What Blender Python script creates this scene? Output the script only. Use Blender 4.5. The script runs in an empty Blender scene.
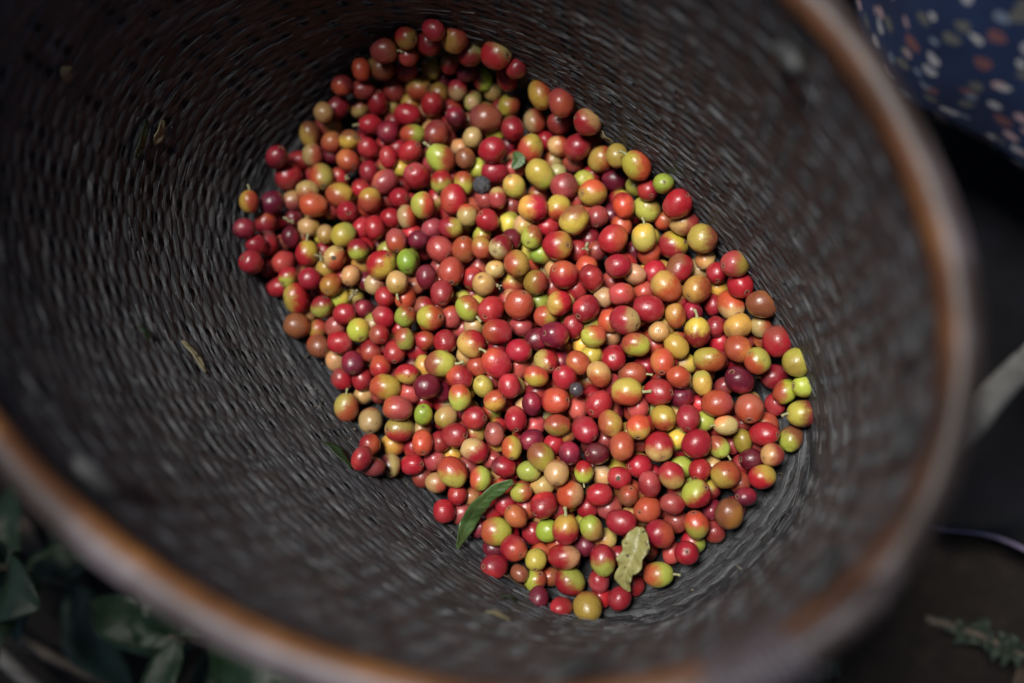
import bpy, bmesh, math, random
import numpy as np
from mathutils import Vector, Matrix, noise as mnoise

random.seed(7); rng = np.random.default_rng(7)
S = bpy.context.scene
COL = S.collection
R_ = math.radians

# ------------------------------------------------------------------ camera, sky, sun, exposure
FPX = 1024 * 35 / 36.0                       # 35 mm lens on a 36 mm sensor, in pixels
_t, _a = R_(16), R_(60)
_n = np.array([math.sin(_t)*math.cos(_a), math.sin(_t)*math.sin(_a), math.cos(_t)])   # basket axis seen from the camera
_e1 = np.array([1.0, 0, 0]) - _n*_n[0]; _e1 /= np.linalg.norm(_e1)
_e2 = np.cross(_n, _e1)
_pb = 0.53*np.array([28/FPX, -21/FPX, 1]) + .030*_n
BW = np.array([_e1, -_e2, -_n])              # camera (x right, y down, z forward) -> world
CAM = BW @ (-_pb)                            # camera position; world origin = basket floor
def c2w(v): return BW @ np.asarray(v, float)
def at(px, py, d): return CAM + c2w([(px-512)/FPX*d, (py-341.5)/FPX*d, d])
def onz(px, py, z):
    D = c2w([(px-512)/FPX, (py-341.5)/FPX, 1]); return CAM + D*(z-CAM[2])/D[2]
def project(P):
    q = (np.asarray(P)-CAM) @ BW             # world -> camera
    return q[..., 0]/q[..., 2]*FPX+512, q[..., 1]/q[..., 2]*FPX+341.5, q[..., 2]

cam_d = bpy.data.cameras.new('camera'); cam = bpy.data.objects.new('camera', cam_d); COL.objects.link(cam)
cx, cy, cz = c2w([1, 0, 0]), c2w([0, -1, 0]), c2w([0, 0, -1])
cam.matrix_world = Matrix(((cx[0], cy[0], cz[0], CAM[0]), (cx[1], cy[1], cz[1], CAM[1]), (cx[2], cy[2], cz[2], CAM[2]), (0, 0, 0, 1)))
cam_d.lens = 35; cam_d.sensor_width = 36; cam_d.clip_start = .01; cam_d.clip_end = 500
cam_d.dof.use_dof = True; cam_d.dof.focus_distance = .518; cam_d.dof.aperture_fstop = 2.1
S.camera = cam

SUN = np.array([-.15, .10, .98]); SUN /= np.linalg.norm(SUN)      # towards the light, through the gap left in the added shrubs
w = bpy.data.worlds.new('World'); S.world = w; w.use_nodes = True
nt = w.node_tree; sky = nt.nodes.new('ShaderNodeTexSky'); sky.sky_type = 'NISHITA'; sky.sun_disc = False
sky.sun_elevation = math.asin(SUN[2]); sky.sun_rotation = math.atan2(SUN[0], SUN[1])
nt.nodes['Background'].inputs['Strength'].default_value = .05
nt.links.new(sky.outputs['Color'], nt.nodes['Background'].inputs['Color'])
sl = bpy.data.lights.new('sun', 'SUN'); sl.energy = 4.5; sl.angle = R_(20); sl.color = (1, .965, .92)
so = bpy.data.objects.new('sun', sl); COL.objects.link(so)
so.rotation_euler = Vector(SUN).to_track_quat('Z', 'Y').to_euler()
S.view_settings.view_transform = 'Standard'; S.view_settings.look = 'None'
S.view_settings.exposure = 0.62; S.view_settings.gamma = 1

# ------------------------------------------------------------------ helpers
def link(name, me, mat=None, parent=None):
    o = bpy.data.objects.new(name, me); COL.objects.link(o)
    if mat is not None: me.materials.append(mat)
    if parent is not None: o.parent = parent
    return o
def tag(o, label=None, cat=None, group=None, kind=None):
    if label: o['label'] = label
    if cat: o['category'] = cat
    if group: o['group'] = group
    if kind: o['kind'] = kind
    return o
def mesh(name, V, F, smooth=True):
    me = bpy.data.meshes.new(name); me.from_pydata([tuple(map(float, v)) for v in V], [], F); me.update()
    if smooth: me.polygons.foreach_set('use_smooth', np.ones(len(me.polygons), bool))
    return me
def grid_faces(nr, nc, closed=True, off=0):
    F = []
    for i in range(nr-1):
        for j in range(nc if closed else nc-1):
            k = (j+1) % nc
            F.append((off+i*nc+j, off+i*nc+k, off+(i+1)*nc+k, off+(i+1)*nc+j))
    return F
def frame(T):
    T = np.asarray(T, float); T /= np.linalg.norm(T)
    a = np.array([0, 0, 1.]) if abs(T[2]) < .9 else np.array([1., 0, 0])
    X = np.cross(a, T); X /= np.linalg.norm(X); return X, np.cross(T, X)
def tube(P, r, k=8, cap=True, closed=False):
    P = np.asarray(P, float); n = len(P); r = np.broadcast_to(np.asarray(r, float), (n,))
    V = []; prev = None
    for i in range(n):
        T = (P[(i+1) % n]-P[i-1]) if closed else P[min(i+1, n-1)]-P[max(i-1, 0)]
        X, Y = frame(T)
        if prev is not None:
            Tn = T/np.linalg.norm(T); X = prev-Tn*(prev@Tn); X /= np.linalg.norm(X); Y = np.cross(Tn, X)
        prev = X
        for j in range(k):
            q = 2*math.pi*j/k; V.append(P[i]+r[i]*(math.cos(q)*X+math.sin(q)*Y))
    F = grid_faces(n, k)
    if closed:
        F += [((n-1)*k+j, (n-1)*k+(j+1) % k, (j+1) % k, j) for j in range(k)]
    elif cap:
        F += [tuple(range(k-1, -1, -1)), tuple(range((n-1)*k, n*k))]
    return V, F
def spline(P, n):
    P = np.asarray(P, float); m = len(P)
    out = []
    for t in np.linspace(0, m-1, n):
        i = min(int(t), m-2); u = t-i
        p0, p1, p2, p3 = P[max(i-1, 0)], P[i], P[i+1], P[min(i+2, m-1)]
        out.append(.5*((2*p1)+(-p0+p2)*u+(2*p0-5*p1+4*p2-p3)*u*u+(-p0+3*p1-3*p2+p3)*u**3))
    return np.array(out)
def nz(x, y, z=0.): return mnoise.noise((float(x), float(y), float(z)))

class NT:
    def __init__(s, name):
        s.m = bpy.data.materials.new(name); s.m.use_nodes = True; s.t = s.m.node_tree
        s.b = s.t.nodes['Principled BSDF']
    def n(s, typ, **kw):
        o = s.t.nodes.new(typ)
        for k, v in kw.items():
            if k.startswith('_'): o.inputs[k[1:]].default_value = v
            else: setattr(o, k, v)
        return o
    def l(s, a, b): s.t.links.new(a, b)
    def noise(s, scale, vec=None, detail=3, rough=.55):
        o = s.n('ShaderNodeTexNoise', _Scale=scale, _Detail=detail, _Roughness=rough)
        if vec is not None: s.l(vec, o.inputs['Vector'])
        return o.outputs['Fac']
    def ramp(s, fac, stops):
        o = s.n('ShaderNodeValToRGB'); e = o.color_ramp.elements
        while len(e) < len(stops): e.new(.5)
        for x, (p, c) in zip(e, stops):
            x.position = p; x.color = (*c, 1) if len(c) == 3 else c
        s.l(fac, o.inputs['Fac']); return o.outputs['Color']
    def mix(s, fac, a, b, mode='MIX'):
        o = s.n('ShaderNodeMix', data_type='RGBA', blend_type=mode)
        for v, i in ((fac, 0), (a, 6), (b, 7)):
            if isinstance(v, (int, float)): o.inputs[i].default_value = v
            elif isinstance(v, tuple): o.inputs[i].default_value = (*v, 1)
            else: s.l(v, o.inputs[i])
        return o.outputs[2]
    def math(s, op, a, b=None, clamp=False):
        o = s.n('ShaderNodeMath', operation=op, use_clamp=clamp)
        for v, i in ((a, 0), (b, 1)):
            if v is None: continue
            if isinstance(v, (int, float)): o.inputs[i].default_value = v
            else: s.l(v, o.inputs[i])
        return o.outputs[0]
    def bump(s, h, strength, dist):
        o = s.n('ShaderNodeBump', _Strength=strength, _Distance=dist); s.l(h, o.inputs['Height']); s.l(o.outputs['Normal'], s.b.inputs['Normal'])
    def set(s, **kw):
        for k, v in kw.items():
            i = s.b.inputs[k.replace('_', ' ')]
            if isinstance(v, (int, float)): i.default_value = v
            elif isinstance(v, tuple): i.default_value = (*v, 1) if len(v) == 3 and i.type == 'RGBA' else v
            else: s.l(v, i)
        return s.m
    def pos(s): return s.n('ShaderNodeNewGeometry').outputs['Position']
    def obj(s): return s.n('ShaderNodeTexCoord').outputs['Object']
    def attr(s, name): return s.n('ShaderNodeAttribute', attribute_name=name)

def simple(name, c1, c2, scale=80, rough=.6, bump=.3, bd=.001, spec=.4, coat=0.):
    m = NT(name); p = m.obj(); f = m.noise(scale, p, 5)
    m.bump(m.noise(scale*2.5, p, 4), bump, bd)
    return m.set(Base_Color=m.ramp(f, [(.3, c1), (.7, c2)]), Roughness=rough, Specular_IOR_Level=spec, Coat_Weight=coat)

# ------------------------------------------------------------------ materials
def mat_strand():
    m = NT('dark weathered bamboo strand'); uv = m.n('ShaderNodeUVMap', uv_map='UVMap').outputs['UV']
    mp = m.n('ShaderNodeMapping'); mp.inputs['Scale'].default_value = (45, 1500, 1); m.l(uv, mp.inputs['Vector'])
    fib = m.noise(1.0, mp.outputs['Vector'], 4, .65)
    p = m.pos(); big = m.noise(26, p, 4); fine = m.noise(700, p, 3, .7)
    tone = m.attr('tone').outputs['Fac']
    c = m.ramp(m.math('ADD', m.math('MULTIPLY', fib, .6), m.math('MULTIPLY', big, .4)),
               [(.30, (.005, .006, .0075)), (.50, (.019, .021, .025)), (.66, (.055, .060, .069)), (.85, (.17, .18, .195))])
    c = m.mix(tone, c, m.mix(.7, c, (.17, .17, .175)))
    flake = m.math('GREATER_THAN', fine, .66)
    c = m.mix(m.math('MULTIPLY', flake, .5), c, (.20, .19, .19))
    dirt = m.ramp(m.noise(55, p, 5), [(.58, (0, 0, 0)), (.72, (1, 1, 1))])
    c = m.mix(m.math('MULTIPLY', dirt, .5), c, (.03, .023, .018))
    m.bump(m.math('ADD', fib, m.math('MULTIPLY', fine, .5)), .7, .0008)
    return m.set(Base_Color=c, Roughness=m.math('ADD', m.math('MULTIPLY', fib, .35), m.math('SUBTRACT', .34, m.math('MULTIPLY', tone, .16))), Specular_IOR_Level=.5)
M_STRAND = mat_strand()

def mat_floor():
    m = NT('dirty plaited floor'); p = m.pos(); uv = m.n('ShaderNodeUVMap', uv_map='UVMap').outputs['UV']
    mp = m.n('ShaderNodeMapping'); mp.inputs['Scale'].default_value = (60, 900, 1); m.l(uv, mp.inputs['Vector'])
    fib = m.noise(1.0, mp.outputs['Vector'], 5, .7); g = m.noise(420, p, 5, .75); b = m.noise(60, p, 4)
    c = m.ramp(m.math('ADD', m.math('MULTIPLY', fib, .45), m.math('MULTIPLY', g, .55)), [(.36, (.005, .005, .006)), (.52, (.026, .026, .028)), (.64, (.075, .075, .08)), (.78, (.17, .165, .165))])
    c = m.mix(m.math('MULTIPLY', m.ramp(b, [(.5, (0, 0, 0)), (.68, (1, 1, 1))]), .6), c, (.022, .016, .012))
    m.bump(m.math('ADD', g, fib), .9, .0012); return m.set(Base_Color=c, Roughness=.6, Specular_IOR_Level=.4)
M_FLOOR = mat_floor()
M_BIND = simple('grey binding cane', (.05, .042, .05), (.13, .115, .135), 200, .6)
M_STAKE = simple('bamboo stake darkened as shade', (.006, .005, .005), (.018, .016, .015), 90, .6)  # near-black so the slits in front of the stakes look like shaded holes
def mat_rim():
    m = NT('varnished rattan hoop with painted skylight'); p = m.pos(); f = m.noise(16, p, 5); g = m.noise(150, p, 4)
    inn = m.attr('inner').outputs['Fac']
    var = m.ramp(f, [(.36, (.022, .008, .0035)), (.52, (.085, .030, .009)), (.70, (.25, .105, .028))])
    skylit = m.ramp(f, [(.38, (.009, .005, .004)), (.52, (.026, .018, .017)), (.66, (.14, .118, .132))])  # the pale lilac paints a sky reflection on the hoop's top and outer side
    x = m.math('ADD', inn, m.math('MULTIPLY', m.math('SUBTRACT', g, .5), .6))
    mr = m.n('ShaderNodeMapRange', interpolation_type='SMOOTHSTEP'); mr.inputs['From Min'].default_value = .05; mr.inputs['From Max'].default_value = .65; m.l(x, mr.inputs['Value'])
    c = m.mix(mr.outputs[0], skylit, var); c = m.mix(m.math('MULTIPLY', g, .4), c, (.04, .028, .024))
    m.bump(g, .25, .001)
    return m.set(Base_Color=c, Roughness=.46, Specular_IOR_Level=.32)
M_RIM = mat_rim()
M_LASH = simple('weathered lashing cane', (.016, .016, .017), (.045, .047, .048), 120, .6)

def mat_cherry():
    m = NT('coffee cherry skin'); p = m.pos()
    a = m.attr('cola').outputs['Color']; b = m.attr('colb').outputs['Color']; fac = m.attr('fac').outputs['Fac']
    n1 = m.noise(210, p, 5, .68); n2 = m.noise(900, p, 3, .7)
    x = m.math('ADD', fac, m.math('MULTIPLY', m.math('SUBTRACT', n1, .5), 1.3))
    mr = m.n('ShaderNodeMapRange', interpolation_type='SMOOTHSTEP'); mr.inputs['From Min'].default_value = -.12; mr.inputs['From Max'].default_value = .75
    m.l(x, mr.inputs['Value'])
    c = m.mix(mr.outputs[0], a, b)
    bl = m.ramp(m.noise(95, p, 4, .6), [(.5, (0, 0, 0)), (.72, (1, 1, 1))])
    c = m.mix(m.math('MULTIPLY', bl, .09), c, (.42, .30, .26))
    c = m.mix(m.math('MULTIPLY', n2, .36), c, m.mix(.6, c, (.05, .02, .015)))
    v = m.n('ShaderNodeTexVoronoi', _Scale=420.0); m.l(p, v.inputs['Vector'])
    dot = m.math('MULTIPLY', m.math('LESS_THAN', v.outputs['Distance'], .17), m.math('GREATER_THAN', m.noise(300, p, 1), .60))
    c = m.mix(m.math('MULTIPLY', dot, .75), c, (.035, .018, .012))
    m.bump(m.math('ADD', m.noise(750, p, 3), m.math('MULTIPLY', m.noise(260, p, 2), 1.6)), .22, .0009)
    return m.set(Base_Color=c, Roughness=m.math('ADD', m.math('MULTIPLY', n1, .26), .24), Specular_IOR_Level=.5, Coat_Weight=.18, Coat_Roughness=.16,
                 Subsurface_Weight=.12, Subsurface_Radius=(.004, .0015, .001), Subsurface_Scale=.5)
M_CHERRY = mat_cherry()
M_CALYX = simple('blossom scar', (.11, .045, .028), (.33, .19, .11), 900, .7)
M_PIT = simple('dark pit of blossom scar', (.012, .008, .006), (.05, .03, .02), 900, .8)
M_STEM = simple('pale green fruit stem', (.16, .17, .06), (.38, .36, .20), 500, .55)
M_DRIED = simple('dried shrivelled skin', (.02, .02, .024), (.11, .11, .12), 500, .65, .9, .002)
M_HUSK = simple('dry straw husk', (.10, .085, .04), (.33, .29, .17), 500, .7, .6)

# ------------------------------------------------------------------ the basket
PA = R_(-48)                                  # long axis of the floor
RA = R_(-36)                                  # long axis of the mouth
BC, BA, BB = np.array([-.016, .006]), .177, .1055
H = .235
RC, RAX, RBX = np.array([-.036, -.005]), .199, .142
def base_R(phi):
    a = phi-PA; return (abs(math.cos(a)/BA)**2.7+abs(math.sin(a)/BB)**2.7)**(-1/2.7)
def rim_R(phi):
    a = phi-RA; return (abs(math.cos(a)/RAX)**2+abs(math.sin(a)/RBX)**2)**(-.5)
def wallP(phi, q):
    """q 0..1 floor from its centre to the edge, 1..2 up the wall"""
    u = np.array([math.cos(phi), math.sin(phi)])
    b = BC+u*base_R(phi)
    if q <= 1:
        z = .016*max(0, (q-.86)/.14)**2; p = BC+(b-BC)*q
    else:
        t = q-1; r = RC+u*rim_R(phi); s = t**.9+.20*math.sin(math.pi*t)
        p = b+(r-b)*s; z = .016+(H-.016)*t
    return np.array([p[0], p[1], z])
def wallN(phi, q):
    e = 1e-3
    a = wallP(phi+e, q)-wallP(phi-e, q); b = wallP(phi, min(q+e*5, 2))-wallP(phi, q-e*5)
    n = np.cross(a, b); L = np.linalg.norm(n)
    return n/L                                # towards the outside
NST = 80
_ph = np.linspace(0, 2*math.pi, 721); _len = np.zeros(721)
for i in range(1, 721):
    p = [wallP(_ph[i], 1.5)-wallP(_ph[i-1], 1.5)]; _len[i] = _len[i-1]+np.linalg.norm(p[0])
def phi_at(f): return float(np.interp((f % 1)*_len[-1], _len, _ph))
PER = _len[-1]

basket = bpy.data.objects.new('harvest_basket', None); COL.objects.link(basket)
tag(basket, 'dark woven oval harvest basket with brown hoop rim, holding the cherries', 'basket')

hrand = np.random.default_rng(5).random((97, NST+1))
def build_weave(name, qs, parent):
    V, F, UV, TONE = [], [], [], []
    SUBN = 5; N = NST*SUBN
    phis = [phi_at(j/N) for j in range(N)]
    for ri, (q, wd) in enumerate(qs):
        off = len(V); tone = random.random()**3; seed = ri*3.17; tilt = random.uniform(.2, 1.1); drift = random.uniform(-1, 1)
        for j in range(N):
            ph = phis[j]; qq = q+.0022*nz(j*.02, seed*.15)+.0012*nz(j*.2, seed+9)
            P = wallP(ph, qq); Nn = wallN(ph, qq)
            e = 1e-2; T = wallP(ph, qq+e)-wallP(ph, qq-e); T /= np.linalg.norm(T)
            hj = j//SUBN; mid = j % SUBN in (0, 1); slit = 0. if not mid else (.93 if hrand[ri % 97, hj] < .40 else .1) if (hj+ri) % 2 == 0 else .50 if min(hrand[(ri+1) % 97, hj], hrand[(ri-1) % 97, hj]) < .40 else 0.
            wv = math.tanh(2.2*math.cos(math.pi*(j-.5)/SUBN+math.pi*(ri % 2)))
            amp = .00040*(1+.6*nz(j*.11, seed+4))
            w_ = wd*(.97+.12*nz(j*.09, seed+2))*(1-slit); th = .00042
            lift = tilt*.00075*(1+.8*nz(j*.06, seed+7))
            C = P+Nn*(wv*amp)
            seg = int((j-.5)/SUBN+.5+(ri % 2))//2; tn = min(1, max(0, .15*tone+.75*max(0, hrand[(ri*7+3) % 97, seg % 80]-.55)*(1 if wv < .3 else .2)))
            for a, b in ((-.5, th), (-.5, -th*.6-lift), (0, -th*1.3-lift*.2), (.5, -th*.6+lift*.6), (.5, th)):
                V.append(C+T*(a*w_)+Nn*b); TONE.append(tn)
                UV.append((j*PER/N+ri*.37, a*w_+ri*.013))
        k = 5
        for j in range(N):
            j2 = (j+1) % N
            for c in range(k):
                c2 = (c+1) % k
                F.append((off+j*k+c, off+j*k+c2, off+j2*k+c2, off+j2*k+c))
    for k in range(1100):                      # raised and broken strand fibres, kept pale to stand for glints
        ph = random.uniform(0, 6.283); q = random.choice((random.uniform(1.02, 1.95), random.uniform(1.0, 1.5))); L = random.uniform(.003, .013)/.15; off = len(V)
        wd_ = random.uniform(.00018, .0005); rise = random.uniform(.0004, .0022); tn = random.uniform(.3, 1)
        for i in range(5):
            t = i/4; P = wallP(ph+L*t, q+.004*t); Nn = wallN(ph+L*t, q); c = P-Nn*(.0010+rise*t)
            for a, b in ((-1, 0), (1, 0), (0, -1.2)): V.append(c+np.array([0, 0, 1])*a*wd_*(1.05-t)+Nn*b*wd_*(1.05-t)); TONE.append(tn); UV.append((k*.1+t*.01, k*.013))
        F += grid_faces(5, 3, True, off)
    me = mesh(name, V, F, smooth=False)
    at_ = me.attributes.new('tone', 'FLOAT', 'POINT'); at_.data.foreach_set('value', np.array(TONE, np.float32))
    uvl = me.uv_layers.new(name='UVMap'); vi = np.zeros(len(me.loops), np.int32); me.loops.foreach_get('vertex_index', vi)
    uvl.data.foreach_set('uv', np.array(UV, np.float32)[vi].ravel())
    return link(name, me, M_STRAND, parent)
NW = 66
wall_rows = [(q, .0040) for q in (.88, .905, .93, .955, .98)]+[(1.0+(i+.5)/NW*.985, (H-.016)/NW*1.04) for i in range(NW)]
floor_rows = [(q, .0044) for q in np.linspace(.10, .985, 27)]
build_weave('woven_wall', wall_rows, basket)
V, F, UV, TONE = [], [], [], []                # the floor: flat strips under years of trodden dirt
NQ, NP = 60, 300
for i in range(NQ):
    q = .02+1.0*i/(NQ-1)
    for j in range(NP):
        ph = 2*math.pi*j/NP; P = wallP(ph, q); x, y = P[0], P[1]
        h = .0007*nz(x*60, y*60)+.0006*nz(x*210, y*210)+.0005*nz(x*520, y*520)+.0005*math.sin(q*BA/.0045*3.1416+2*nz(x*30, y*30))
        V.append(P+np.array([0, 0, h-.0004])); UV.append((ph/6.283*.8, q*.15)); TONE.append(.25*nz(x*90, y*90))
me = mesh('floor', V, grid_faces(NQ, NP)); at_ = me.attributes.new('tone', 'FLOAT', 'POINT'); at_.data.foreach_set('value', np.maximum(0, np.array(TONE, np.float32)))
uvl = me.uv_layers.new(name='UVMap'); vi = np.zeros(len(me.loops), np.int32); me.loops.foreach_get('vertex_index', vi); uvl.data.foreach_set('uv', np.array(UV, np.float32)[vi].ravel())
link('floor', me, M_FLOOR, basket)
V, F = [], []
for s in range(NST):                          # upright stakes the strands run over and under
    ph = phi_at(s/NST); wd = .0026; off = len(V); rows = np.linspace(1.0, 1.99, 20)
    for q in rows:
        P = wallP(ph, q); Nn = wallN(ph, q); T = wallP(ph+.01, q)-wallP(ph-.01, q); T /= np.linalg.norm(T)
        for a, b in ((-1, -.0004), (1, -.0004), (1, .0005), (-1, .0005)): V.append(P+T*wd*a+Nn*(b+.0022))
    F += grid_faces(len(rows), 4, True, off)
link('stakes', mesh('stakes', V, F, False), M_STAKE, basket)
# the sheet of the outer skin keeps most daylight out of the weave, with open places
# the hoop
NR = 160; P = []; rr = []
for j in range(NR):
    ph = 2*math.pi*j/NR; p = RC+np.array([math.cos(ph), math.sin(ph)])*(rim_R(ph)+.003)
    P.append([p[0]+.0012*nz(j*.09, 1), p[1]+.0012*nz(j*.09, 5), H+.003+.0015*nz(j*.06, 8)]); rr.append(.0063*(1+.16*nz(j*.12, 3)+.10*nz(j*.5, 9)))
V, F = tube(P, rr, 14, closed=True)
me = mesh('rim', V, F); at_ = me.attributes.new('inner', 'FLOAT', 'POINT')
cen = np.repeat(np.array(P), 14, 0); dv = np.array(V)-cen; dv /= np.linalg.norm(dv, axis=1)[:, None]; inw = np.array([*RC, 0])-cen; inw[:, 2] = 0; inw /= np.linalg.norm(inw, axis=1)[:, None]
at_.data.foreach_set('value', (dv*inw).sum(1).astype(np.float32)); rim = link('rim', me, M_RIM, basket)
# overlapping end of the hoop, near the viewer
sp0 = math.atan2(*( (at(745, 660, .29)[:2]-RC)[::-1]))
P = []; 
for t in np.linspace(-.16, .22, 16):
    ph = sp0+t; p = RC+np.array([math.cos(ph), math.sin(ph)])*(rim_R(ph)+.005); P.append([p[0], p[1], H+.0085-.006*max(0, -t/.16)])
V, F = tube(P, [.003]+[.0052]*13+[.0045, .002], 10)
link('hoop_splice', mesh('hoop_splice', V, F), M_RIM, basket)
P = []                                        # cane bound round the overlap
for t in np.linspace(0, 1, 150):
    ph = sp0-.06+.13*t; a_ = 2*math.pi*9*t; p = RC+np.array([math.cos(ph), math.sin(ph)])*(rim_R(ph)+.004+.0080*math.cos(a_)); P.append([p[0], p[1], H+.005+.0088*math.sin(a_)])
V, F = tube(P, .0011, 6); link('binding', mesh('binding', V, F), M_BIND, basket)
# lashings that tie the hoop to the wall
def lash(ph):
    P = []
    for q in np.linspace(0, 2*math.pi, 15)[:-1]:
        rad = rim_R(ph)+.003+.0112*math.cos(q); zz = H-.002+.0125*math.sin(q)-(.006 if math.sin(q) < 0 else 0)
        p = RC+np.array([math.cos(ph), math.sin(ph)])*rad; P.append([p[0], p[1], zz])
    return tube(P, .0016, 6, closed=True)
def knot(ph):
    p = RC+np.array([math.cos(ph), math.sin(ph)])*(rim_R(ph)-.006)
    tdir = np.array([-math.sin(ph), math.cos(ph), 0])
    A = np.array([p[0], p[1], H-.016]); return tube(spline([A-tdir*.008+np.array([0, 0, .003]), A, A+tdir*.010-np.array([0, 0, .009])], 7), [.001, .0025, .0032, .003, .0034, .0024, .001], 8)
for px, py in ((759, 12), (885, 322), (807, 560), (560, 650), (80, 415), (885, 430)):
    g = at(px, py, .31); ph = math.atan2(g[1]-RC[1], g[0]-RC[0])
    V, F = knot(ph); link('lashing', mesh('lashing', V, F), M_LASH, basket)

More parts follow.
